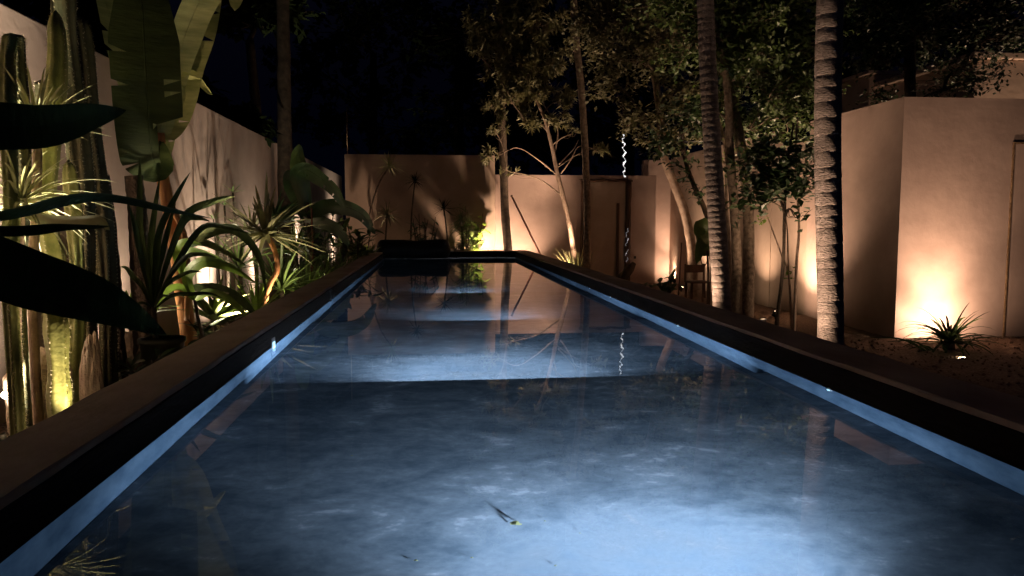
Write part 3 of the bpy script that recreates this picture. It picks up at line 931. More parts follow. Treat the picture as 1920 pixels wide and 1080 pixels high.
# --- yuccas at the left edge
rnd = random.Random(61)
t, path = trunk_plain('yucca', 'yucca with upright pale sword leaves in front of the left cacti', 'yucca', [(60, 560, 5.0), (66, 420, 5.0), (70, 300, 5.0), (68, 240, 5.0)], .03, .026, M['palebark'], 62)
m = MB(); tuft(m, P(68, 235, 5.0), 46, .42, .016, .35, rnd, -0.1, 1.0); m.build('leaves', M['leaf_pale'], t)
t, path = trunk_plain('yucca', 'yucca with drooping thin leaves fanning right across the pale cactus', 'yucca', [(30, 640, 4.8), (34, 520, 4.8), (36, 440, 4.8), (38, 385, 4.8)], .03, .026, M['palebark'], 63)
m = MB(); tuft(m, P(38, 380, 4.8), 70, .52, .012, 1.2, rnd, -0.5, 1.0); m.build('leaves', M['leaf_pale'], t)
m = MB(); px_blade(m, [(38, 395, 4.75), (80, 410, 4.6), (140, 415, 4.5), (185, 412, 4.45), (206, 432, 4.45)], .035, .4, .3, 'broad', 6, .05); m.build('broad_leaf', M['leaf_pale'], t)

# --- near overhanging plant, its stem left of the frame
t, path = trunk_plain('large_leaf_plant', 'near plant whose big dark leaves reach in from the left edge', 'plant', [(-420, 1000, 2.0), (-400, 700, 2.0), (-380, 450, 2.0)], .03, .02, M['darkbark'], 71)
m = MB()
px_blade(m, [(-380, 470, 2.0), (-200, 300, 2.05), (-60, 240, 2.1), (80, 236, 2.15), (170, 218, 2.2), (236, 207, 2.25)], .068, .25, .12, 'lance', 6, 0.02, 1)
px_blade(m, [(-380, 480, 2.0), (-200, 420, 2.1), (0, 400, 2.2), (120, 372, 2.3), (210, 368, 2.4), (320, 392, 2.5), (400, 410, 2.6)], .045, 1.2, .2, 'lance', 6, 0.02, 2)
px_blade(m, [(-380, 490, 2.0), (-150, 430, 2.05), (20, 424, 2.1), (120, 420, 2.12), (206, 424, 2.15)], .034, 1.1, .5, 'lance', 6, 0.05, 3)
px_blade(m, [(-380, 500, 2.0), (-220, 440, 2.0), (-60, 482, 2.0), (60, 526, 2.0), (170, 560, 2.02), (240, 590, 2.05), (312, 628, 2.1)], .080, -.15, .12, 'lance', 6, 0.02, 4)
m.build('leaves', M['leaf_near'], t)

# --- sword-leaved plants in the middle of the left bed
rnd = random.Random(81)
t, path = trunk_plain('dracaena', 'dracaena with curved orange stem and pale upright sword leaves', 'dracaena', [(500, 600, 9.6), (498, 560, 9.6), (508, 530, 9.6), (520, 505, 9.6), (515, 470, 9.6), (500, 440, 9.6)], .035, .03, M['banana_stem'], 82, knots=.2)
m = MB(); tuft(m, P(498, 440, 9.6), 46, .72, .036, .45, rnd, -0.5, 1.0); m.build('leaves', M['leaf_olive'], t)
m = MB()
for a in ((478, 345), (500, 320), (462, 440), (530, 395)):
    px_blade(m, [(498, 440, 9.55), ((498 + a[0]) / 2, (440 + a[1]) / 2, 9.5), (a[0], a[1], 9.45)], .034, .2, .3, 'sword')
m.build('young_leaves', M['leaf_pale'], t)
t = thing('sword_leaf_clump', 'low clump of lime sword leaves at the kerb below the dracaena', 'plant', (P(480, 600, 9.0).x, 9.0, 0))
m = MB(); tuft(m, (t.location.x, 9.0, 0.45), 30, .62, .02, .25, rnd, 0.55, 1.0); m.build('leaves', M['leaf_lime'], t)
m = MB(); m.tube([(t.location.x, 9.0, -0.02), (t.location.x, 9.0, 0.46)], [.05, .04], 10); m.build('stem', M['darkbark'], t)
t = thing('sword_leaf_clump', 'wide clump of dark grassy sword leaves right of the dracaena', 'plant', (P(575, 560, 11.2).x, 11.2, 0))
m = MB(); tuft(m, (t.location.x, 11.2, 0.42), 60, .95, .018, .7, rnd, 0.3, 1.0); m.build('leaves', M['leaf'], t)
m = MB(); m.tube([(t.location.x, 11.2, -0.02), (t.location.x, 11.2, 0.43)], [.07, .05], 10); m.build('stem', M['darkbark'], t)
t = thing('sword_leaf_clump', 'clump of dark sword leaves left of the dracaena in front of wall shadows', 'plant', (P(450, 560, 10.6).x, 10.6, 0))
m = MB(); tuft(m, (t.location.x, 10.6, 0.9), 34, .75, .022, .5, rnd, 0.0, 1.0); m.build('leaves', M['leaf'], t)
m = MB(); m.tube([(t.location.x, 10.6, -0.02), (t.location.x + .03, 10.6, 0.5), (t.location.x, 10.6, 0.93)], [.04, .03, .03], 10); m.build('stem', M['darkbark'], t)
for i, (px, Y, z0, nn, L, wd, mt_, lab) in enumerate((
        (430, 9.3, .35, 34, .62, .022, 'leaf', 'low strappy clump at the kerb left of the lime sword leaves'),
        (528, 10.4, .60, 46, .80, .022, 'leaf', 'strappy clump close right of the curved orange dracaena stem'),
        (556, 11.8, 1.05, 44, .70, .024, 'leaf', 'raised strappy head behind the grassy clump at the left kerb'),
        (612, 12.6, .45, 46, .75, .018, 'leaf', 'grassy clump by the left kerb under the banana-like leaves'),
        (476, 11.0, 1.35, 40, .62, .026, 'leaf_olive', 'tall strappy head above the dracaena against the streaked wall'),
        (645, 14.2, .55, 40, .6, .022, 'leaf', 'small strappy clump near the far end of the left kerb'),
        (585, 12.2, .35, 30, .62, .04, 'leaf_lime', 'bright low broad-bladed clump at the left kerb under the banana-like leaves'),
        (665, 15.6, .9, 36, .55, .035, 'leaf', 'broad-bladed head over the far end of the left kerb'),
        (400, 8.6, .45, 22, .62, .05, 'leaf', 'broad-bladed clump by the kerb in front of the bright wall glow'),
        (690, 16.6, .7, 30, .5, .04, 'leaf_lime', 'small bright clump right beside the dark roll'),
        (240, 7.6, .6, 26, .55, .04, 'leaf_lime', 'yellow lit clump glimpsed between the dark stems'),
        (520, 13.2, 1.5, 40, .7, .03, 'leaf_dark', 'dark strappy head between the dracaena and the banana-like clump'))):
    c = P(px, 560, Y)
    t = thing('strappy_plant', lab, 'plant', (c.x, Y, 0), 'strappy plants in the left bed')
    m = MB(); m.tube(smooth_path([(c.x, Y, -.03), (c.x + .05, Y, z0 * .5), (c.x, Y, z0)], 5), .03, 8); m.build('stem', M['darkbark'], t)
    m = MB(); tuft(m, (c.x, Y, z0), nn, L, wd, .7, random.Random(500 + i), -.1 if z0 > .8 else .25, 1.0); m.build('leaves', M[mt_], t)
# tall thin canes against the glowing wall: they throw the long streaks
canes = [(.16, 11.52, 1.35, 'thin cane nearest the bright glow on the left wall'), (.22, 11.70, 1.75, 'second thin cane right of the bright glow on left wall'),
         (.14, 11.86, 1.10, 'third thin cane right of the bright glow on left wall'), (.26, 12.05, 1.95, 'tallest thin cane right of the bright glow on left wall'),
         (.18, 12.30, 1.50, 'thin cane farthest right of the bright glow on left wall'), (.20, 11.18, 1.55, 'thin cane just left of the bright glow on left wall')]
for i, (off, Y, hh, lab) in enumerate(canes):
    X = LWX + off
    t = thing('thin_cane', lab, 'cane', (X, Y, 0), 'thin canes by the left wall')
    pth = smooth_path([(X, Y, -.03), (X + .02, Y + .01, hh * .5), (X - .01, Y + .03, hh)], 5)
    m = MB(); m.tube(pth, [(.030 if i in (1, 3) else .016) * (1 - .05 * q_) for q_ in range(11)], 6); m.build('cane', M['darkbark'], t)
    m = MB(); tuft(m, pth[-1], 6, .22, .012, .6, random.Random(i), 0.2, .95); m.build('leaves', M['leaf'], t)

# --- second banana-like clump
t, path = trunk_plain('banana_plant', 'smaller banana-like clump with a bright green leaf at its top', 'banana plant', [(590, 560, 13.5), (585, 470, 13.5), (575, 380, 13.5)], .07, .04, M['darkbark'], 101, 12, 'stem')
big_leaves(t, [dict(pl=[(576, 400, 13.5), (566, 350, 13.5), (560, 318, 13.4), (558, 292, 13.4), (562, 270, 13.4)], wid=.15, roll=.3, fold=.15, prof='broad', k=8, ripple=.05)], M['leaf'], 'top_leaf')
big_leaves(t, [dict(pl=[(576, 400, 13.5), (556, 335, 13.3), (570, 318, 13.2), (598, 332, 13.1), (628, 358, 13.0), (648, 392, 13.0)], wid=.145, roll=.5, fold=.2, prof='broad', k=8, ripple=.06, tears=4),
               dict(pl=[(576, 400, 13.5), (556, 365, 13.8), (544, 340, 14), (540, 318, 14)], wid=.15, roll=-.3, fold=.15, prof='broad', k=8, ripple=.05),
               dict(pl=[(576, 410, 13.5), (606, 388, 13.4), (646, 388, 13.3), (680, 404, 13.2), (704, 440, 13.2)], wid=.14, roll=.4, fold=.2, prof='broad', k=8, ripple=.06, tears=4),
               dict(pl=[(576, 400, 13.5), (552, 392, 13.2), (522, 412, 13.0), (508, 446, 12.9)], wid=.11, roll=.4, fold=.2, prof='broad', k=8, ripple=.06, tears=2),
               dict(pl=[(576, 420, 13.5), (606, 418, 13.2), (636, 432, 13.0), (655, 462, 13.0)], wid=.11, roll=.4, fold=.2, prof='broad', k=8, ripple=.06, tears=2)], M['leaf_dark'])
# bushy plants toward the far end of the left bed
def bush(name, label, cat, c, rx, rz, n, L, wd, mt, seed, prof='lance', droop=.8, stems=6, group=None):
    rnd = random.Random(seed)
    c = Vector(c)
    t = thing(name, label, cat, (c.x, c.y, 0), group)
    sm, lm = MB(), MB()
    for s in range(stems):
        a = rnd.uniform(0, 6.28)
        top = c + Vector((math.cos(a) * rx * rnd.uniform(.2, .8), math.sin(a) * rx * rnd.uniform(.2, .8), rz * rnd.uniform(.2, .95)))
        b = Vector((c.x + math.cos(a) * .05, c.y + math.sin(a) * .05, -0.03))
        mid = b.lerp(top, .5) + Vector((rnd.uniform(-.05, .05), rnd.uniform(-.05, .05), 0.1))
        pth = smooth_path([b, mid, top], 6)
        sm.tube(pth, [.018 - .012 * i / 12 for i in range(13)], 6)
        for k in range(n // stems):
            u = rnd.uniform(.25, 1)
            p = pth[min(12, int(u * 12))]
            aa = rnd.uniform(0, 6.28); e = rnd.uniform(-.3, 1.0)
            d = Vector((math.cos(aa) * math.cos(e), math.sin(aa) * math.cos(e), math.sin(e)))
            blade(lm, arc(p, d, L * rnd.uniform(.6, 1.15), droop * rnd.uniform(.5, 1.5), 6), wd * rnd.uniform(.7, 1.2), rnd.uniform(-.6, .6), .2, prof, 0, seed=k)
    sm.build('stems', M['darkbark'], t)
    lm.build('leaves', mt, t)
    return t


bush('leafy_bush', 'leafy bush with glinting leaves beside the left kerb before the dark roll', 'bush', P(668, 520, 15.0) + Vector((0, 0, .5)), .55, .75, 120, .34, .045, M['leaf'], 111, stems=10)
bush('leafy_bush', 'dense dark bush between the banana clump and the left wall', 'bush', P(620, 520, 14.2) + Vector((-.3, 0, .4)), .6, 1.0, 120, .4, .05, M['leaf_dark'], 112, stems=10)
bush('leafy_bush', 'low leafy bush near the far left end of the pool', 'bush', P(650, 500, 16.9) + Vector((-.4, 0, .6)), .5, .8, 90, .3, .04, M['leaf'], 113, stems=8)
bush('leafy_bush', 'small bush by the kerb below the banana clump', 'bush', P(560, 560, 12.6) + Vector((0, 0, .35)), .35, .6, 60, .4, .035, M['leaf_dark'], 114, stems=6)
bush('low_plant', 'low dark ground plant in the left bed beneath the cacti', 'plant', (-2.3, 6.2, .25), .3, .25, 40, .22, .03, M['leaf_dark'], 115, stems=5)
bush('low_plant', 'low dark ground plant in the left bed near the banana stem', 'plant', (-2.2, 7.9, .35), .3, .35, 44, .28, .035, M['leaf_dark'], 116, stems=5)
# spiral stake (rope-like rust chain) between the plants
t, path = trunk_plain('twisted_stake', 'thin reddish twisted stake standing in the left bed', 'stake', [(586, 520, 13.0), (586, 460, 13.0), (584, 390, 13.0)], .016, .014, M['redwood'], 118, 6, 'stake')

# rocks
def rock(label, px, py, Y, rx, ry, rz, seed, z=None):
    rnd = random.Random(seed)
    c = P(px, py, Y)
    import bmesh
    bm = bmesh.new()
    bmesh.ops.create_icosphere(bm, subdivisions=4, radius=1)
    off = Vector((seed * 3.1, seed, 0))
    for q in bm.verts:
        d = q.co.normalized()
        k = 1 + .45 * noise.noise(d * 1.3 + off) + .16 * noise.noise(d * 3.7 + off) + .06 * noise.noise(d * 9 + off)
        q.co = Vector((d.x * rx * k, d.y * ry * k, max(-rz * .6, d.z * rz * k)))
    bm.verts.index_update()
    zc = z if z is not None else rz * .55
    m = MB()
    m.add([(q.co.x + c.x, q.co.y + c.y, q.co.z + zc) for q in bm.verts], [[q.index for q in f.verts] for f in bm.faces], False)
    bm.free()
    o = m.build('rock', M['rock'], origin=(c.x, c.y, 0))
    tag(o, label, 'rock')
rock('large jagged limestone rock at the wall foot left of the pale cactus', 74, 730, 5.6, .22, .16, .42, 3)
rock('pointed limestone rock right of the pale cactus', 150, 700, 6.0, .11, .12, .50, 5)
rock('yellowish square-cut stone between the dark stems', 238, 680, 7.1, .13, .12, .32, 8)
rock('small pale stone in the bed left of the dark stems', 200, 720, 6.5, .10, .1, .26, 11)
c = P(415, 612, 8.2)
rock('flat white stone at the kerb edge below the bright wall glow', 415, 612, 7.4, .07, .06, .02, 14, z=.845)
rock('reddish shaded rock at the kerb beside the pale cactus foot', 172, 690, 5.5, .06, .07, .48, 17)

# tiny sprouts in near soil
bush('seedling', 'tiny seedling in the near left soil by the kerb', 'plant', (-2.3, 4.3, .12), .08, .1, 10, .09, .008, M['leaf'], 119, stems=3)

# --- twin-lens lamp at left edge, visible
t = thing('twin_spotlight', 'low fixture with two bright lenses at the left photo edge', 'spotlight', (P(12, 741, 5.2).x, 5.2, 0))
c1 = P(8, 741, 5.2); c2 = P(20, 739, 5.2)
m = MB(); m.tube([c1 + Vector((0, .08, -.03)), c1 + Vector((0, .01, 0))], [.02, .026], 14); m.tube([c2 + Vector((0, .08, -.03)), c2 + Vector((0, .01, 0))], [.016, .018], 14)
m.tube([(c1.x + .02, 5.27, -.05), (c1.x + .02, 5.27, c1.z - .02)], .008, 6); m.build('housing', M['metal_dark'], t)
m = MB(); m.tube([c1 + Vector((0, .009, 0)), c1 + Vector((0, 0.003, 0))], .022, 14); m.build('lens', M['lens_warm'], t)
m = MB(); m.tube([c2 + Vector((0, .009, 0)), c2 + Vector((0, 0.003, 0))], .012, 12); m.build('lens', M['lens_warm'], t)

# --- spiky plants in front of the far-left wall
rnd = random.Random(121)
for (lab, pl, nn, L, mt) in (('tallest spiky-headed dracaena against the dim far wall', [(700, 470, 17.6), (690, 420, 17.5), (708, 350, 17.4), (730, 312, 17.3)], 60, .44, 'leaf_pale'),
                             ('lower spiky-headed dracaena under the tallest one', [(722, 470, 17.5), (724, 430, 17.5), (726, 402, 17.4)], 64, .44, 'leaf_olive'),
                             ('dark spiky-headed dracaena in the middle of the dim far wall', [(840, 470, 18.0), (836, 420, 18.0), (832, 392, 18.0)], 46, .36, 'leaf_night'),
                             ('short spiky tuft left of the bright leafy plant', [(868, 480, 17.9), (866, 440, 17.9), (864, 412, 17.9)], 50, .34, 'leaf'),
                             ('faint spiky tuft high behind the tallest dracaena', [(770, 470, 18.05), (772, 400, 18.05), (778, 340, 18.05)], 40, .3, 'leaf_night')):
    t, path = trunk_plain('spiky_dracaena', lab, 'dracaena', pl, .022, .016, M['darkbark'] if mt != 'leaf_pale' else M['bark'], 130 + nn, 8, 'stem')
    m = MB(); tuft(m, path[-1], nn, L, .014, .7, rnd, -0.6, 1.0, seg=6); m.build('leaves', M[mt], t)
bush('leafy_bush', 'dark low bush along the foot of the dim far wall', 'bush', P(790, 470, 17.95) + Vector((0, 0, .4)), .7, .5, 100, .3, .03, M['leaf_dark'], 141, stems=10)
bush('bright_leaf_plant', 'small plant with glowing lime leaves before the far wall lamp', 'plant', P(890, 455, 17.98) + Vector((0, 0, .1)), .26, .72, 70, .26, .065, M['leaf_lime'], 142, stems=9, droop=1.2)
bush('hanging_grass_plant', 'drooping thin-leaved plant left of the glowing lime plant', 'plant', P(872, 440, 17.7) + Vector((0, 0, .1)), .22, .6, 170, .5, .012, M['leaf'], 143, prof='sword', stems=7, droop=2.4)

# dark roll on the far-left end of the pool
t = thing('pool_cover_roll', 'large dark rounded roll lying across the far left end of the pool', 'cover roll', P(772, 490, 16.9))
ya, rr = 16.95, .24
xa, xb = P(705, 470, ya).x, P(845, 470, ya).x
zc = P(770, 472, ya).z + .02
pts = []
rads = []
n = 30
for i in range(n + 1):
    u = i / n
    pts.append((xa + (xb - xa) * u, ya, zc - .0 + .01 * math.sin(u * 9)))
    e = min(u, 1 - u) / .09
    rads.append(rr * (math.sqrt(max(0.0, 1 - (1 - min(1, e)) ** 2)) * .88 + .1) * (1 + .02 * math.sin(u * 21)))
m = MB(); m.tube(pts, rads, 28, shape=lambda a, i: 1 + .015 * math.sin(a * 5 + i * .4)); m.build('rolled_cover', M['rubber'], t)
m = MB(); m.tube([(xa - .06, ya, zc), (xb + .06, ya, zc)], .03, 12); m.build('tube_core', M['steel'], t)
for xx in (xa - .03, xb + .03):
    m = MB(); m.tube([(xx, ya, zc - .04), (xx, ya + .38, KZ - .01)], .014, 8); m.build('bracket', M['metal_dark'], t)

# ------------------------------------------------------------------ trees
def diamond(m, base, d, L, wd, rnd, fold=.25):
    d = d.normalized()
    s = d.cross(Vector((rnd.uniform(-.4, .4), rnd.uniform(-.4, .4), 1)))
    if s.length < .05: s = Vector((1, 0, 0))
    s.normalize()
    nn = s.cross(d)
    a = base + d * L * .45
    m.add([base, a - s * wd + nn * fold * wd, base + d * L, a + s * wd + nn * fold * wd, a], [(0, 1, 4), (1, 2, 4), (0, 4, 3), (4, 2, 3)])


def crown(t, path, blobs, leafkind, nclus, mt, bark, seed, L=.13, wd=.016, twig=.006, sub=9):
    """limbs from the trunk to each blob, twigs inside it, leaf clusters at twig ends"""
    rnd = random.Random(seed)
    br, lf = MB(), MB()
    tot = sum(r[0] * r[1] for c, r in blobs)
    path = list(path)
    blobs = sorted(blobs, key=lambda b_: min((Vector(b_[0]) - p).length for p in path))
    for (c, rad) in blobs:
        c = Vector(c)
        # nearest start on trunk lower than blob
        cand = [p for p in path if p.z < c.z + .2] or [path[-1]]
        st = min(cand, key=lambda p: (p - c).length + .9 * max(0, p.z - (c.z - .45 * Vector((p.x - c.x, p.y - c.y)).length)))
        mid = st.lerp(c, .5) + Vector((rnd.uniform(-.1, .1), rnd.uniform(-.1, .1), rnd.uniform(-.02, .12)))
        limb = smooth_path([st, mid, c], 5)
        path += limb[4:]
        br.tube(limb, [twig * 3.2 - twig * 1.6 * i / (len(limb) - 1) for i in range(len(limb))], 6)
        n = max(3, int(nclus * rad[0] * rad[1] / tot))
        nt_ = max(3, n // 6)
        twigs = []
        for k in range(nt_):
            while True:
                v = Vector((rnd.uniform(-1, 1), rnd.uniform(-1, 1), rnd.uniform(-1, 1)))
                if .25 < v.length < 1: break
            e = c + Vector((v.x * rad[0], v.y * rad[0] * .9, v.z * rad[1]))
            s0 = limb[rnd.randrange(len(limb) // 2, len(limb))]
            mm = s0.lerp(e, .5) + Vector((rnd.uniform(-.08, .08), rnd.uniform(-.08, .08), rnd.uniform(-.1, .02)))
            tp = smooth_path([s0, mm, e], 4)
            br.tube(tp, [twig * 1.1 - twig * .6 * i / (len(tp) - 1) for i in range(len(tp))], 4)
            twigs.append(tp)
        for k in range(n):
            tp = rnd.choice(twigs)
            p = tp[rnd.choice((-1, -1, -2, -3, -4))] + Vector((rnd.gauss(0, .05), rnd.gauss(0, .05), rnd.gauss(0, .05))) * (1 if leafkind == 'rosette' else 1.8)
            ax = (tp[-1] - tp[-3]).normalized()
            if leafkind == 'rosette':
                ax = (ax + Vector((rnd.uniform(-.5, .5), rnd.uniform(-.5, .5), rnd.uniform(-.2, .6)))).normalized()
                u = ax.orthogonal().normalized(); v = ax.cross(u)
                for j in range(sub):
                    a = 2 * math.pi * j / sub + rnd.uniform(-.3, .3)
                    d = (u * math.cos(a) + v * math.sin(a)) + ax * rnd.uniform(-.1, .9) + Vector((0, 0, -.15))
                    diamond(lf, p, d, L * rnd.uniform(.7, 1.15), wd * rnd.uniform(.8, 1.2), rnd)
            else:
                for j in range(sub):
                    d = Vector((rnd.gauss(0, 1), rnd.gauss(0, 1), rnd.gauss(-.25, .6)))
                    diamond(lf, p + Vector((rnd.gauss(0, .05), rnd.gauss(0, .05), rnd.gauss(0, .05))), d, L * rnd.uniform(.6, 1.2), wd * rnd.uniform(.8, 1.2), rnd)
    b = br.build('branches', bark, t)
    o = lf.build('crown', mt, t)
    return t


def blobs_px(lst, pxm):
    out_ = []
    for (px, py, Y, r, rz) in lst:
        out_.append((P(px, py, Y), (r, rz)))
    return out_


# slender pale tree with star-shaped leaf tufts
t, path = trunk_plain('slender_tree', 'slender pale tree with star-like leaf tufts left of the garden door', 'tree', [(1078, 490, 17.2), (1066, 410, 17.1), (1046, 330, 17.0), (1036, 280, 16.9), (1020, 220, 16.8), (996, 170, 16.7), (975, 120, 16.7)], .07, .022, M['palebark'], 201, 10, knots=.15)
crown(t, path, blobs_px([(930, 60, 16.5, .75, .6), (1010, 40, 16.5, .8, .6), (960, 120, 16.6, .7, .5), (905, 110, 16.3, .35, .35), (920, 200, 16.6, .35, .3), (1030, 120, 16.9, .7, .5), (1000, 180, 16.7, .55, .3), (950, 170, 16.3, .5, .35),
                         (1060, 190, 16.8, .4, .3), (925, 240, 16.6, .25, .12), (935, 290, 16.9, .32, .10), (1075, 250, 16.6, .16, .10), (1120, 275, 16.7, .3, .1), (1040, 230, 16.6, .35, .15), (985, 225, 16.6, .35, .2), (950, 320, 16.9, .15, .08), (895, 55, 16.7, .45, .3), (960, -30, 16.6, 1.0, .6)], 90), 'rosette', 1150, M['leaf_olive'], M['bark'], 202, L=.18, wd=.021, twig=.0055)
# long lit side branches
m = MB()
for pl in ([(1044, 328, 17), (1010, 300, 16.9), (970, 277, 16.8), (935, 292, 16.8)], [(1048, 308, 17), (1075, 280, 16.8), (1085, 262, 16.7)], [(1052, 325, 17), (1070, 300, 16.8), (1085, 275, 16.7), (1110, 278, 16.7)], [(1040, 290, 17), (1045, 240, 16.9), (1018, 190, 16.8), (1040, 160, 16.8)]):
    pts = smooth_path([P(*q) for q in pl], 5)
    m.tube(pts, [.018 - .012 * i / (len(pts) - 1) for i in range(len(pts))], 6)
m.build('long_branches', M['palebark'], t)

# dark trunk in front of far wall, its crown lost in the dark
t, path = trunk_plain('dark_tree', 'straight dark tree trunk standing at the far right pool corner', 'tree', [(953, 480, 17.85), (947, 400, 17.8), (944, 300, 17.75), (940, 200, 17.7), (938, 60, 17.7), (935, -60, 17.7)], .105, .08, M['darkbark'], 205, 12)
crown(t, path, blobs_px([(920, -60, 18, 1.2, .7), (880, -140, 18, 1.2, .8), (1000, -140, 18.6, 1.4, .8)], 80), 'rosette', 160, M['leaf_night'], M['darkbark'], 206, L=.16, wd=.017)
# grey slim trunk
t, path = trunk_plain('slim_palm', 'slim grey trunk crossing the left post of the garden door', 'palm', [(1100, 510, 16.2), (1101, 400, 16.1), (1098, 300, 16.0), (1090, 170, 15.9), (1078, 50, 15.8), (1072, -80, 15.7)], .075, .07, M['bark'], 207, 12, knots=.05)
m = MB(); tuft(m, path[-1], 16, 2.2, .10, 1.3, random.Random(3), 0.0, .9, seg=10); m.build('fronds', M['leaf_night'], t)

# curved trunk and its small-leaved crown
t, path = trunk_plain('curved_tree', 'curved bare trunk beside the bright glow on the far right wall', 'tree', [(1299, 545, 14.6), (1297, 470, 14.6), (1284, 400, 14.6), (1262, 340, 14.5), (1243, 285, 14.4), (1236, 200, 14.4), (1222, 110, 14.4), (1205, 0, 14.4)], .10, .06, M['palebark'], 211, 12)
crown(t, path, blobs_px([(1190, 110, 14.2, .7, .6), (1150, 40, 14.4, .8, .6), (1250, 60, 14.2, .8, .6), (1200, 210, 14.1, .5, .35), (1270, 170, 14, .6, .5), (1140, 150, 14.4, .5, .45), (1240, 260, 14.1, .5, .22), (1170, 240, 14.3, .3, .15), (1290, 250, 14.2, .45, .3), (1110, 60, 15, .7, .6), (1200, -30, 14.3, 1.2, .6)], 95), 'leafy', 1500, M['leaf_olive'], M['bark'], 212, L=.12, wd=.030, twig=.008, sub=5)
t, path = trunk_plain('curved_tree', 'thinner dark leaning trunk behind the ringed palm', 'tree', [(1345, 560, 12.6), (1340, 460, 12.6), (1322, 395, 12.6), (1300, 345, 12.5), (1285, 300, 12.5), (1276, 240, 12.5)], .055, .03, M['darkbark'], 213, 10)
crown(t, path, blobs_px([(1290, 320, 12.4, .22, .14), (1315, 360, 12.4, .16, .16), (1260, 270, 12.3, .4, .25), (1300, 210, 12.3, .5, .4)], 95), 'leafy', 150, M['leaf_dark'], M['darkbark'], 214, L=.12, wd=.036, twig=.007, sub=5)

# ringed palms
def ring_palm(label, pl, r0, r1, ring, seed, group='ringed palms beside the pool'):
    rnd = random.Random(seed)
    pts = [P(*q) for q in pl]
    base = pts[0].copy(); base.z = -0.05
    rough = smooth_path([base] + pts, 12)
    # resample along length
    cum = [0]
    for a, b in zip(rough, rough[1:]): cum.append(cum[-1] + (b - a).length)
    tot = cum[-1]
    def at(s):
        for i in range(len(cum) - 1):
            if cum[i + 1] >= s:
                return rough[i].lerp(rough[i + 1], (s - cum[i]) / max(1e-6, cum[i + 1] - cum[i]))
        return rough[-1]
    path, rad, ph = [], [], []
    s = 0
    ridx = 0
    while s < tot:
        L = ring * rnd.uniform(.75, 1.3)
        tilt = rnd.uniform(-.35, .35)
        for u, k in ((0, .976), (.04, .993), (.10, 1.003), (.5, 1.001), (.93, .998), (.97, .986)):
            path.append(at(min(tot, s + L * u)))
            rad.append((r0 + (r1 - r0) * (s / tot)) * k * (1.35 - .35 * min(1, s / .5)))
            ph.append((ridx, tilt, u))
        s += L; ridx += 1
    # drop duplicate points
    t = thing('ringed_palm', label, 'palm', base, group)
    m = MB()
    n = 36
    off = seed * 7.3
    def shp(a, i):
        r_, tl, u = ph[i]
        x = Vector((math.cos(a) * 1.6, math.sin(a) * 1.6, r_ * 1.7 + off))
        return 1 + .022 * noise.noise(x * 1.3) * (1.4 if u < .4 else .6) + .012 * noise.noise(x * 4)
    m.tube(path, rad, n, shape=shp)
    # ragged ring edge: shift ring vertices along the trunk by angle
    for i in range(len(path)):
        r_, tl, u = ph[i]
        for k in range(n):
            a = 2 * math.pi * k / n
            idx = i * n + k
            v = m.v[idx]
            dz = ring * (.055 * noise.noise(Vector((math.cos(a) * 2.2, math.sin(a) * 2.2, r_ * 3.1 + off))) + .10 * tl * math.cos(a + r_))
            m.v[idx] = (v[0], v[1], v[2] + dz)
    m.build('trunk', M['palm'], t)
    m = MB()
    top = path[-1]
    for i in range(15):
        a = i * 2.4
        e = .2 + .9 * (i / 15)
        d = Vector((math.cos(a) * math.cos(e), math.sin(a) * math.cos(e), math.sin(e)))
        sp = arc(top, d, 2.4, 1.5, 14)
        m.tube(sp, [.02 - .001 * q for q in range(14)], 5)
        for j in range(2, 14):
            tg = (sp[min(13, j + 1)] - sp[j - 1]).normalized()
            sd = tg.cross(Vector((0, 0, 1))).normalized()
            for sg in (-1, 1):
                for h_ in (0, .5):
                    b = sp[j].lerp(sp[j - 1], h_)
                    blade(m, arc(b, sd * sg + tg * .6, .5 * math.sin(math.pi * (j / 14) ** .7) + .1, .9, 4), .018, 0, .1, 'lance')
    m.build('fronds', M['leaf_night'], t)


ring_palm('thick front ringed palm trunk left of the bare right wall', [(1557, 640, 5.9), (1556, 500, 5.9), (1552, 300, 5.9), (1553, 120, 5.9), (1557, -40, 5.9), (1558, -420, 5.9)], .100, .102, .105, 21)
ring_palm('thinner ringed palm trunk with tight rings, left of the trunk cluster', [(1354, 585, 8.8), (1346, 440, 8.8), (1336, 280, 8.8), (1328, 140, 8.8), (1322, 0, 8.8), (1312, -200, 8.8)], .108, .092, .072, 22)
# behind the right wall
t, path = trunk_plain('dark_tree', 'straight dim trunk rising behind the right wall corner', 'tree', [(1706, 240, 11.5), (1706, 150, 11.5), (1706, 60, 11.5), (1708, -80, 11.5)], .085, .08, M['darkbark'], 221, 12)
crown(t, path, blobs_px([(1800, 130, 11.2, .8, .3), (1720, 60, 11.4, .9, .5), (1640, 100, 11.6, .5, .4), (1870, 60, 11.2, .8, .4), (1760, -20, 11.4, 1.0, .5), (1600, 215, 11.0, .18, .06), (1650, 180, 12.5, .35, .2), (1780, 165, 10.9, .3, .12), (1850, 150, 10.9, .3, .12), (1640, 0, 11.6, .7, .6)], 120), 'leafy', 1300, M['leaf_dark'], M['darkbark'], 222, L=.09, wd=.024, twig=.009, sub=5)

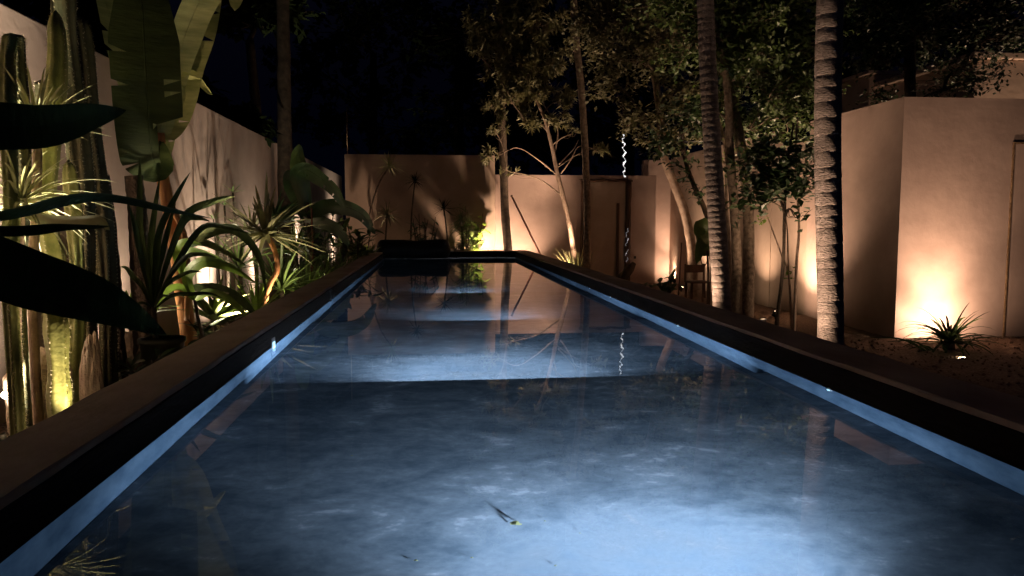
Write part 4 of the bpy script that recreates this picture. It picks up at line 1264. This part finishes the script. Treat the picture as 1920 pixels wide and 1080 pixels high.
# cluster of mottled trunks
t, path = trunk_plain('mottled_tree', 'mottled trunk leaning left above the trunk cluster', 'tree', [(1402, 585, 10.4), (1404, 480, 10.4), (1402, 380, 10.4), (1392, 290, 10.4), (1372, 190, 10.4), (1350, 100, 10.4), (1338, 40, 10.4)], .085, .062, M['bark'], 231, 12)
crown(t, path, blobs_px([(1420, 120, 10.8, .7, .5), (1480, 60, 10.9, .7, .5), (1400, 30, 10.8, .7, .4), (1460, 170, 10.8, .6, .35), (1500, 140, 10.9, .5, .4), (1430, 230, 10.6, .4, .3), (1490, 230, 10.8, .4, .3), (1400, 250, 10.9, .25, .2), (1290, 70, 11.2, .5, .5), (1450, -30, 10.8, 1.1, .5), (1270, -10, 11, .8, .5)], 120), 'leafy', 1700, M['leaf'], M['bark'], 232, L=.105, wd=.029, twig=.008, sub=5)
t, path = trunk_plain('mottled_tree', 'dark middle trunk of the trunk cluster right of the thinner palm', 'tree', [(1380, 590, 10.1), (1381, 480, 10.1), (1376, 380, 10.1), (1368, 280, 10.1), (1366, 190, 10.1), (1352, 60, 10.2)], .075, .05, M['bark'], 233, 12)
crown(t, path, blobs_px([(1360, 120, 10.3, .4, .4), (1395, 330, 10.0, .18, .12), (1390, 60, 10.2, .6, .5), (1340, 210, 10.4, .25, .25)], 120), 'leafy', 420, M['leaf'], M['bark'], 234, L=.10, wd=.028, twig=.007, sub=5)
t, path = trunk_plain('mottled_tree', 'thin pale stem at the left of the trunk cluster', 'tree', [(1368, 590, 10.6), (1368, 470, 10.6), (1362, 380, 10.6), (1362, 300, 10.6), (1352, 230, 10.6), (1356, 190, 10.6)], .03, .018, M['palebark'], 235, 8)
crown(t, path, blobs_px([(1350, 300, 10.5, .15, .12), (1350, 180, 10.5, .25, .2)], 120), 'leafy', 60, M['leaf_lime'], M['palebark'], 236, L=.07, wd=.02, twig=.005, sub=4)

# leafy sapling with several stems before the side wall
t, path = trunk_plain('leafy_sapling', 'multi-stemmed sapling with dark pointed leaves against the right side wall', 'tree', [(1457, 600, 9.8), (1468, 500, 9.8), (1471, 400, 9.8), (1474, 330, 9.8), (1482, 270, 9.8), (1488, 230, 9.8)], .03, .012, M['darkbark'], 241, 8)
m = MB()
for pl, r in (([(1489, 620, 9.9), (1493, 500, 9.9), (1498, 430, 9.9), (1494, 340, 9.9), (1492, 270, 9.9), (1496, 220, 9.9)], .022), ([(1486, 600, 10.2), (1479, 520, 10.2), (1466, 480, 10.2), (1440, 410, 10.2), (1425, 380, 10.2)], .015),
              ([(1484, 610, 10.4), (1478, 500, 10.4), (1475, 420, 10.4), (1462, 350, 10.4), (1458, 300, 10.4)], .013), ([(1471, 392, 9.8), (1440, 375, 9.8), (1410, 365, 9.7)], .012)):
    pts = [P(*q) for q in pl]
    if len(pl) > 3: pts[0].z = -0.03
    pts = smooth_path(pts, 6)
    m.tube(pts, [r * (1 - .5 * i / (len(pts) - 1)) for i in range(len(pts))], 8)
m.build('side_stems', M['palebark'], t)
crown(t, path, blobs_px([(1440, 330, 9.7, .3, .2), (1480, 320, 9.6, .3, .22), (1410, 350, 9.7, .22, .14), (1500, 350, 9.7, .2, .18), (1450, 280, 9.8, .35, .2), (1505, 290, 9.9, .3, .2), (1400, 300, 9.9, .2, .15), (1398, 385, 9.6, .12, .08), (1495, 405, 9.7, .09, .07), (1520, 330, 9.6, .14, .12), (1430, 380, 9.7, .12, .05)], 140), 'leafy', 330, M['leaf_dark'], M['darkbark'], 242, L=.13, wd=.042, twig=.006, sub=4)
m = MB(); rr_ = random.Random(9)
for c in ((1430, 418), (1484, 505), (1470, 290), (1400, 330), (1480, 515), (1425, 412)):
    for j in range(9):
        diamond(m, P(c[0] + rr_.uniform(-7, 7), c[1] + rr_.uniform(-9, 9), 10.15), Vector((rr_.gauss(0, 1), rr_.gauss(0, 1), rr_.gauss(0, .7))), .06, .02, rr_)
m.build('young_leaves', M['leaf_lime'], t)

# split-leaf plant beside the palm
t = thing('split_leaf_plant', 'plant with a few large split green leaves left of the thinner palm', 'plant', (P(1322, 560, 12.0).x, 12.0, 0))
m = MB()
for pl, w_ in (([(1325, 480, 12), (1326, 450, 12), (1318, 425, 11.9), (1306, 445, 11.8)], .17), ([(1326, 480, 12), (1328, 460, 12), (1318, 455, 11.9), (1306, 495, 11.8)], .12), ([(1328, 480, 12), (1335, 450, 12.1), (1345, 430, 12.2)], .12)):
    px_blade(m, pl, w_, .2, .1, 'broad', 6, .04, 4, tears=6)
m.build('leaves', M['leaf'], t)
m = MB()
for a in (1325, 1327, 1330):
    q0 = P(a, 560, 12); q0.z = -.02
    m.tube(smooth_path([q0, P(a + 2, 520, 12), P(a, 470, 12)], 5), .01, 6)
m.build('stems', M['darkbark'], t)

# chair near the far right
q = P(1308, 560, 14.0)
cx, cy = P(1308, 525, 13.6).x, 13.6
t = thing('garden_chair', 'small dark wooden chair between the curved trunk and the thinner palm', 'chair', (cx, cy, 0))
s_z = P(1308, 527, 13.6).z
hw = .19
m = MB(); m.box(cx - hw, cx + hw, cy - hw, cy + hw, s_z - .03, s_z, .006); m.build('seat', M['wood'], t)
for sx in (-1, 1):
    for sy in (-1, 1):
        m = MB(); m.box(cx + sx * (hw - .03) - .016, cx + sx * (hw - .03) + .016, cy + sy * (hw - .03) - .016, cy + sy * (hw - .03) + .016, 0.03, s_z - .031, .003); m.build('leg', M['wood'], t)
m = MB()
bz = P(1308, 508, 13.6).z
m.box(cx - hw, cx - hw + .03, cy + hw - .03, cy + hw, s_z + .001, bz + .12, .003); m.box(cx + hw - .03, cx + hw, cy + hw - .03, cy + hw, s_z + .001, bz + .12, .003)
m.box(cx - hw + .031, cx + hw - .031, cy + hw - .026, cy + hw - .006, bz - .04, bz + .10, .003); m.build('backrest', M['wood'], t)

# garden fork leaning, thin stick, leaning pole
t = thing('garden_fork', 'garden fork standing upright behind the small chair', 'fork', (P(1322, 530, 14.3).x, 14.3, 0))
a = P(1322, 540, 14.3); a.z = 0.05
m = MB(); m.tube([a, P(1320, 500, 14.3)], .014, 8); m.build('shaft', M['wood'], t)
m = MB()
for s_ in (-1, 1):
    m.tube(smooth_path([P(1320, 500, 14.3), P(1320 + 5 * s_, 492, 14.3), P(1320 + 6 * s_, 478, 14.3)], 4), .009, 6)
m.tube([P(1313, 479, 14.3), P(1327, 479, 14.3)], .009, 6)
m.build('grip', M['wood'], t)
t = thing('thin_stick', 'thin dark stick leaning just left of the curved trunk', 'stick', (P(1273, 545, 15).x, 15, 0))
a = P(1272, 560, 15); a.z = 0
m = MB(); m.tube([a, P(1278, 455, 15.0)], .012, 6); m.build('stick', M['wood'], t)
t = thing('leaning_pole', 'long thin reddish pole leaning left against the dark far trunk', 'pole', (P(1012, 475, 17.75).x, 17.75, 0))
a = P(1012, 475, 17.75); b = P(960, 369, 17.72)
d = (a - b)
a = b + d * ((b.z - 0.0) / (b.z - a.z))
m = MB(); m.tube([a, b], .022, 10); m.build('shaft', M['redwood'], t)
m = MB(); m.tube([b, b + (b - a).normalized() * .04], .026, 10); m.build('tip', M['wood'], t)

# small plants beyond the right kerb
def spot_bush(*a, **k): return bush(*a, **k)
q = P(1250, 545, 14.0)
bush('low_plant', 'low leafy plant catching light below the bright far right glow', 'plant', (q.x, 14, .25), .3, .3, 30, .26, .05, M['leaf'], 251, stems=6)
q = P(1215, 545, 14.2)
bush('low_plant', 'tiny dark plant left of the low leafy plant by the right kerb', 'plant', (q.x, 14.2, .2), .12, .2, 12, .15, .04, M['leaf_dark'], 252, stems=3)
rnd = random.Random(260)
t = thing('pale_tuft', 'tuft of pale thin blades at the foot of the slender tree', 'plant', (P(1082, 500, 16.6).x, 16.6, 0))
m = MB(); tuft(m, (t.location.x, 16.6, 0.25), 46, .95, .014, .35, rnd, 0.35, 1.0); m.build('leaves', M['leaf_pale'], t)
m = MB(); m.tube([(t.location.x, 16.6, -.03), (t.location.x, 16.6, .27)], [.05, .04], 8); m.build('stem', M['darkbark'], t)
q = P(1175, 520, 15.2)
o = None
t = thing('rain_chain_basin', 'dark lumpy log lying at the foot of the garden door', 'log', (q.x, 16.5, 0))
q = P(1172, 515, 16.5)
m = MB(); m.tube([(q.x - .25, 16.5, .12), (q.x - .05, 16.5, .30), (q.x + .12, 16.5, .5), (q.x + .2, 16.5, .62)], [.10, .12, .09, .05], 12, jit=.12, rnd=rnd); m.build('log', M['darkbark'], t)
t.name = 'fallen_log'

# spiky rosette in front of the right wall
q = P(1783, 680, 8.3)
t = thing('spiky_rosette', 'dark spiky rosette silhouetted against the glow on the right wall', 'agave', (q.x, 8.35, 0))
rnd = random.Random(271)
m = MB(); tuft(m, (q.x, 8.35, 0.10), 64, .66, .024, 1.7, rnd, 0.02, .95, fold=.35)
for (tx, ty) in ((1660, 640), (1700, 655), (1620, 632), (1860, 632), (1748, 625)):
    px_blade(m, [(1780, 690, 8.3), ((1780 + tx) / 2, (690 + ty) / 2 - 22, 8.2), (tx, ty, 8.1)], .016, .2, .3, 'sword')
m.build('leaves', M['leaf_near'], t)
m = MB(); m.tube([(q.x, 8.35, -.02), (q.x, 8.35, .14)], [.07, .06], 12); m.build('stem', M['darkbark'], t)

# loose stones in the gravel that catch the light
rnd = random.Random(280)
m = MB()
for i in range(1500):
    x = rnd.uniform(KR + .1, 8.4); y = rnd.uniform(4.0, 9.1)
    r = rnd.uniform(.008, .028)
    z = .045
    vs = []
    for (dx_, dy_, dz_) in ((1, 0, 0), (-1, 0, 0), (0, 1, 0), (0, -1, 0), (0, 0, .7), (0, 0, -.7)):
        k = r * rnd.uniform(.7, 1.3)
        vs.append((x + dx_ * k, y + dy_ * k, z + dz_ * k))
    m.add(vs, [(0, 2, 4), (2, 1, 4), (1, 3, 4), (3, 0, 4), (2, 0, 5), (1, 2, 5), (3, 1, 5), (0, 3, 5)])
tag(m.build('loose_stones', M['gravel']), 'loose gravel stones on the right yard', 'gravel', kind='stuff')
rnd = random.Random(281)
m = MB()
for i in range(900):
    x = rnd.uniform(-3.1, KL - .05); y = rnd.uniform(3.0, 17)
    p = Vector((x, y, .03 + rnd.uniform(0, .02)))
    diamond(m, p, Vector((rnd.gauss(0, 1), rnd.gauss(0, 1), rnd.uniform(-.1, .5))), rnd.uniform(.04, .1), rnd.uniform(.01, .025), rnd)
tag(m.build('leaf_litter', M['dead_leaf']), 'dry leaf litter on the left bed soil', 'leaf litter', kind='stuff')

# ------------------------------------------------------------------ things beyond the walls
def far_tree(label, px, Y, top_py, r, blobs, seed, name='forest_tree', lean=0, mt='nightbark', leaf='leaf_night', ncl=420, L=.3, wd=.09):
    t, path = trunk_plain(name, label, 'tree', [(px, 330, Y), (px - lean * .5, (330 + top_py) / 2, Y), (px - lean, top_py, Y)], r, r * .7, M[mt], seed, 10)
    crown(t, path, blobs_px(blobs, 60), 'leafy', ncl, M[leaf], M['darkbark'], seed + 1, L=L, wd=wd, twig=.02, sub=6)
    return t


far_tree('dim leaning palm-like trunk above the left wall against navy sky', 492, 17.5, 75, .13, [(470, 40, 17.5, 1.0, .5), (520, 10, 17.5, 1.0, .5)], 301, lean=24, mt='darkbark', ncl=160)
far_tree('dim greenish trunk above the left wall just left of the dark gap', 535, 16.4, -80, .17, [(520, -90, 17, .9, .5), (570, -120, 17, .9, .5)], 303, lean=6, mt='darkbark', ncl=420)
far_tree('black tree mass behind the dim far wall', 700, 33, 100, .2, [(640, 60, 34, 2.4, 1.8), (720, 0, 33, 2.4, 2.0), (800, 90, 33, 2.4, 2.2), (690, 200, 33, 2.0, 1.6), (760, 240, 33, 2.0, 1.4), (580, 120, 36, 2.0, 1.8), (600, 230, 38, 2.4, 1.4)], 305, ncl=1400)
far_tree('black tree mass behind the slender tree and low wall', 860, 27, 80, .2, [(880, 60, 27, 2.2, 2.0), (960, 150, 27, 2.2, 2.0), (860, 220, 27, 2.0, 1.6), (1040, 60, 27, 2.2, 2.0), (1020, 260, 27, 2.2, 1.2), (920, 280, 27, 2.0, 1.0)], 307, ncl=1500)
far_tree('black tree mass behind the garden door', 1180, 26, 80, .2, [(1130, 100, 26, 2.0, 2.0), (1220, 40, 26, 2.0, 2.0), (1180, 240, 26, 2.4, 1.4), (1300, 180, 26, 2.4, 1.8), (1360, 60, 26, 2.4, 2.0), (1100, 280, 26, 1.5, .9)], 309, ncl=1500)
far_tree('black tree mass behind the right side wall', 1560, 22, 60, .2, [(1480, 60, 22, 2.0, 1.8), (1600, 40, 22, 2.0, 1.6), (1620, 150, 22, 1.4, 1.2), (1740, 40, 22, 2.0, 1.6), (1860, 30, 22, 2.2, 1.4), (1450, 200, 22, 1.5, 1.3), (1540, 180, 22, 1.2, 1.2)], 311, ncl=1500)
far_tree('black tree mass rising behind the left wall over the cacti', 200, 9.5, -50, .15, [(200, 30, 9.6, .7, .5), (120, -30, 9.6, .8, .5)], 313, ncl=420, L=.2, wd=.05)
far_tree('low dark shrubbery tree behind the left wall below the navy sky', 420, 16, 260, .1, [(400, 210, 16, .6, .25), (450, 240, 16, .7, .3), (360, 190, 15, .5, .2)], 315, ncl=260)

t = thing('thin_mast', 'thin upright rod standing on the left end of the far wall', 'rod', (P(652, 290, FWY + .1).x, FWY + .1, fz1))
m = MB(); m.tube([P(652, 292, FWY + .1), P(650, 200, FWY + .1)], .012, 6); m.build('rod', M['rust'], t)
t = thing('thin_branch_wire', 'short pale wire stretched level behind the thinner palm', 'wire', P(1290, 266, 13))
m = MB(); m.tube([P(1278, 266, 13), P(1365, 264, 13)], .006, 6); m.build('wire', M['steel'], t)

# ------------------------------------------------------------------ debris on the pool floor
from math import sin, cos
def floor_at(px, py, z):
    # straight line to the water, bent at the surface, then to the floor
    a = P(px, py, 1.0) - VIEW
    t_ = (WZ - H) / a.z
    hit = VIEW + a * t_
    h_ = math.hypot(a.x, a.y)
    si = h_ / a.length / 1.333
    run = (WZ - z) * si / math.sqrt(1 - si * si)
    return Vector((hit.x + a.x / h_ * run, hit.y + a.y / h_ * run, z))


for i, (px, py, L, w_, lab) in enumerate(((968, 984, .045, .016, 'curled yellowish leaf on the pool floor casting a streak of shadow, largest of the debris'),
                                          (1022, 978, .012, .005, 'small pale fleck just right of the largest curled leaf'),
                                          (780, 1052, .022, .006, 'thin curled fleck on the pool floor near the bottom edge, left'),
                                          (885, 1047, .016, .005, 'small dark fleck on the pool floor near the bottom edge, middle'),
                                          (660, 855, .018, .006, 'lone dark fleck on the pool floor at the left'),
                                          (1042, 1062, .012, .005, 'tiny dark fleck lowest right on the pool floor'),
                                          (1088, 1001, .010, .004, 'tiny pale fleck on the bright floor right of the curled leaf'))):
    q = floor_at(px, py, 0.46)
    L, w_ = (L * .8, w_ * .8) if i == 0 else (L * .6, w_ * .6)
    rnd = random.Random(400 + i)
    pts = [q + Vector((-.5 * L + L * k / 7, .15 * L * sin(k), .003 + (.007 if i == 0 else .002) * sin(k * math.pi / 7) ** 2 * (1 + k / 5))) for k in range(8)]
    m = MB(); blade(m, pts, w_, .3, .15, 'lance')
    o = m.build('fallen_leaf', M['dead_leaf'], origin=q)
    tag(o, lab, 'leaf', 'leaves and flecks on the pool floor')
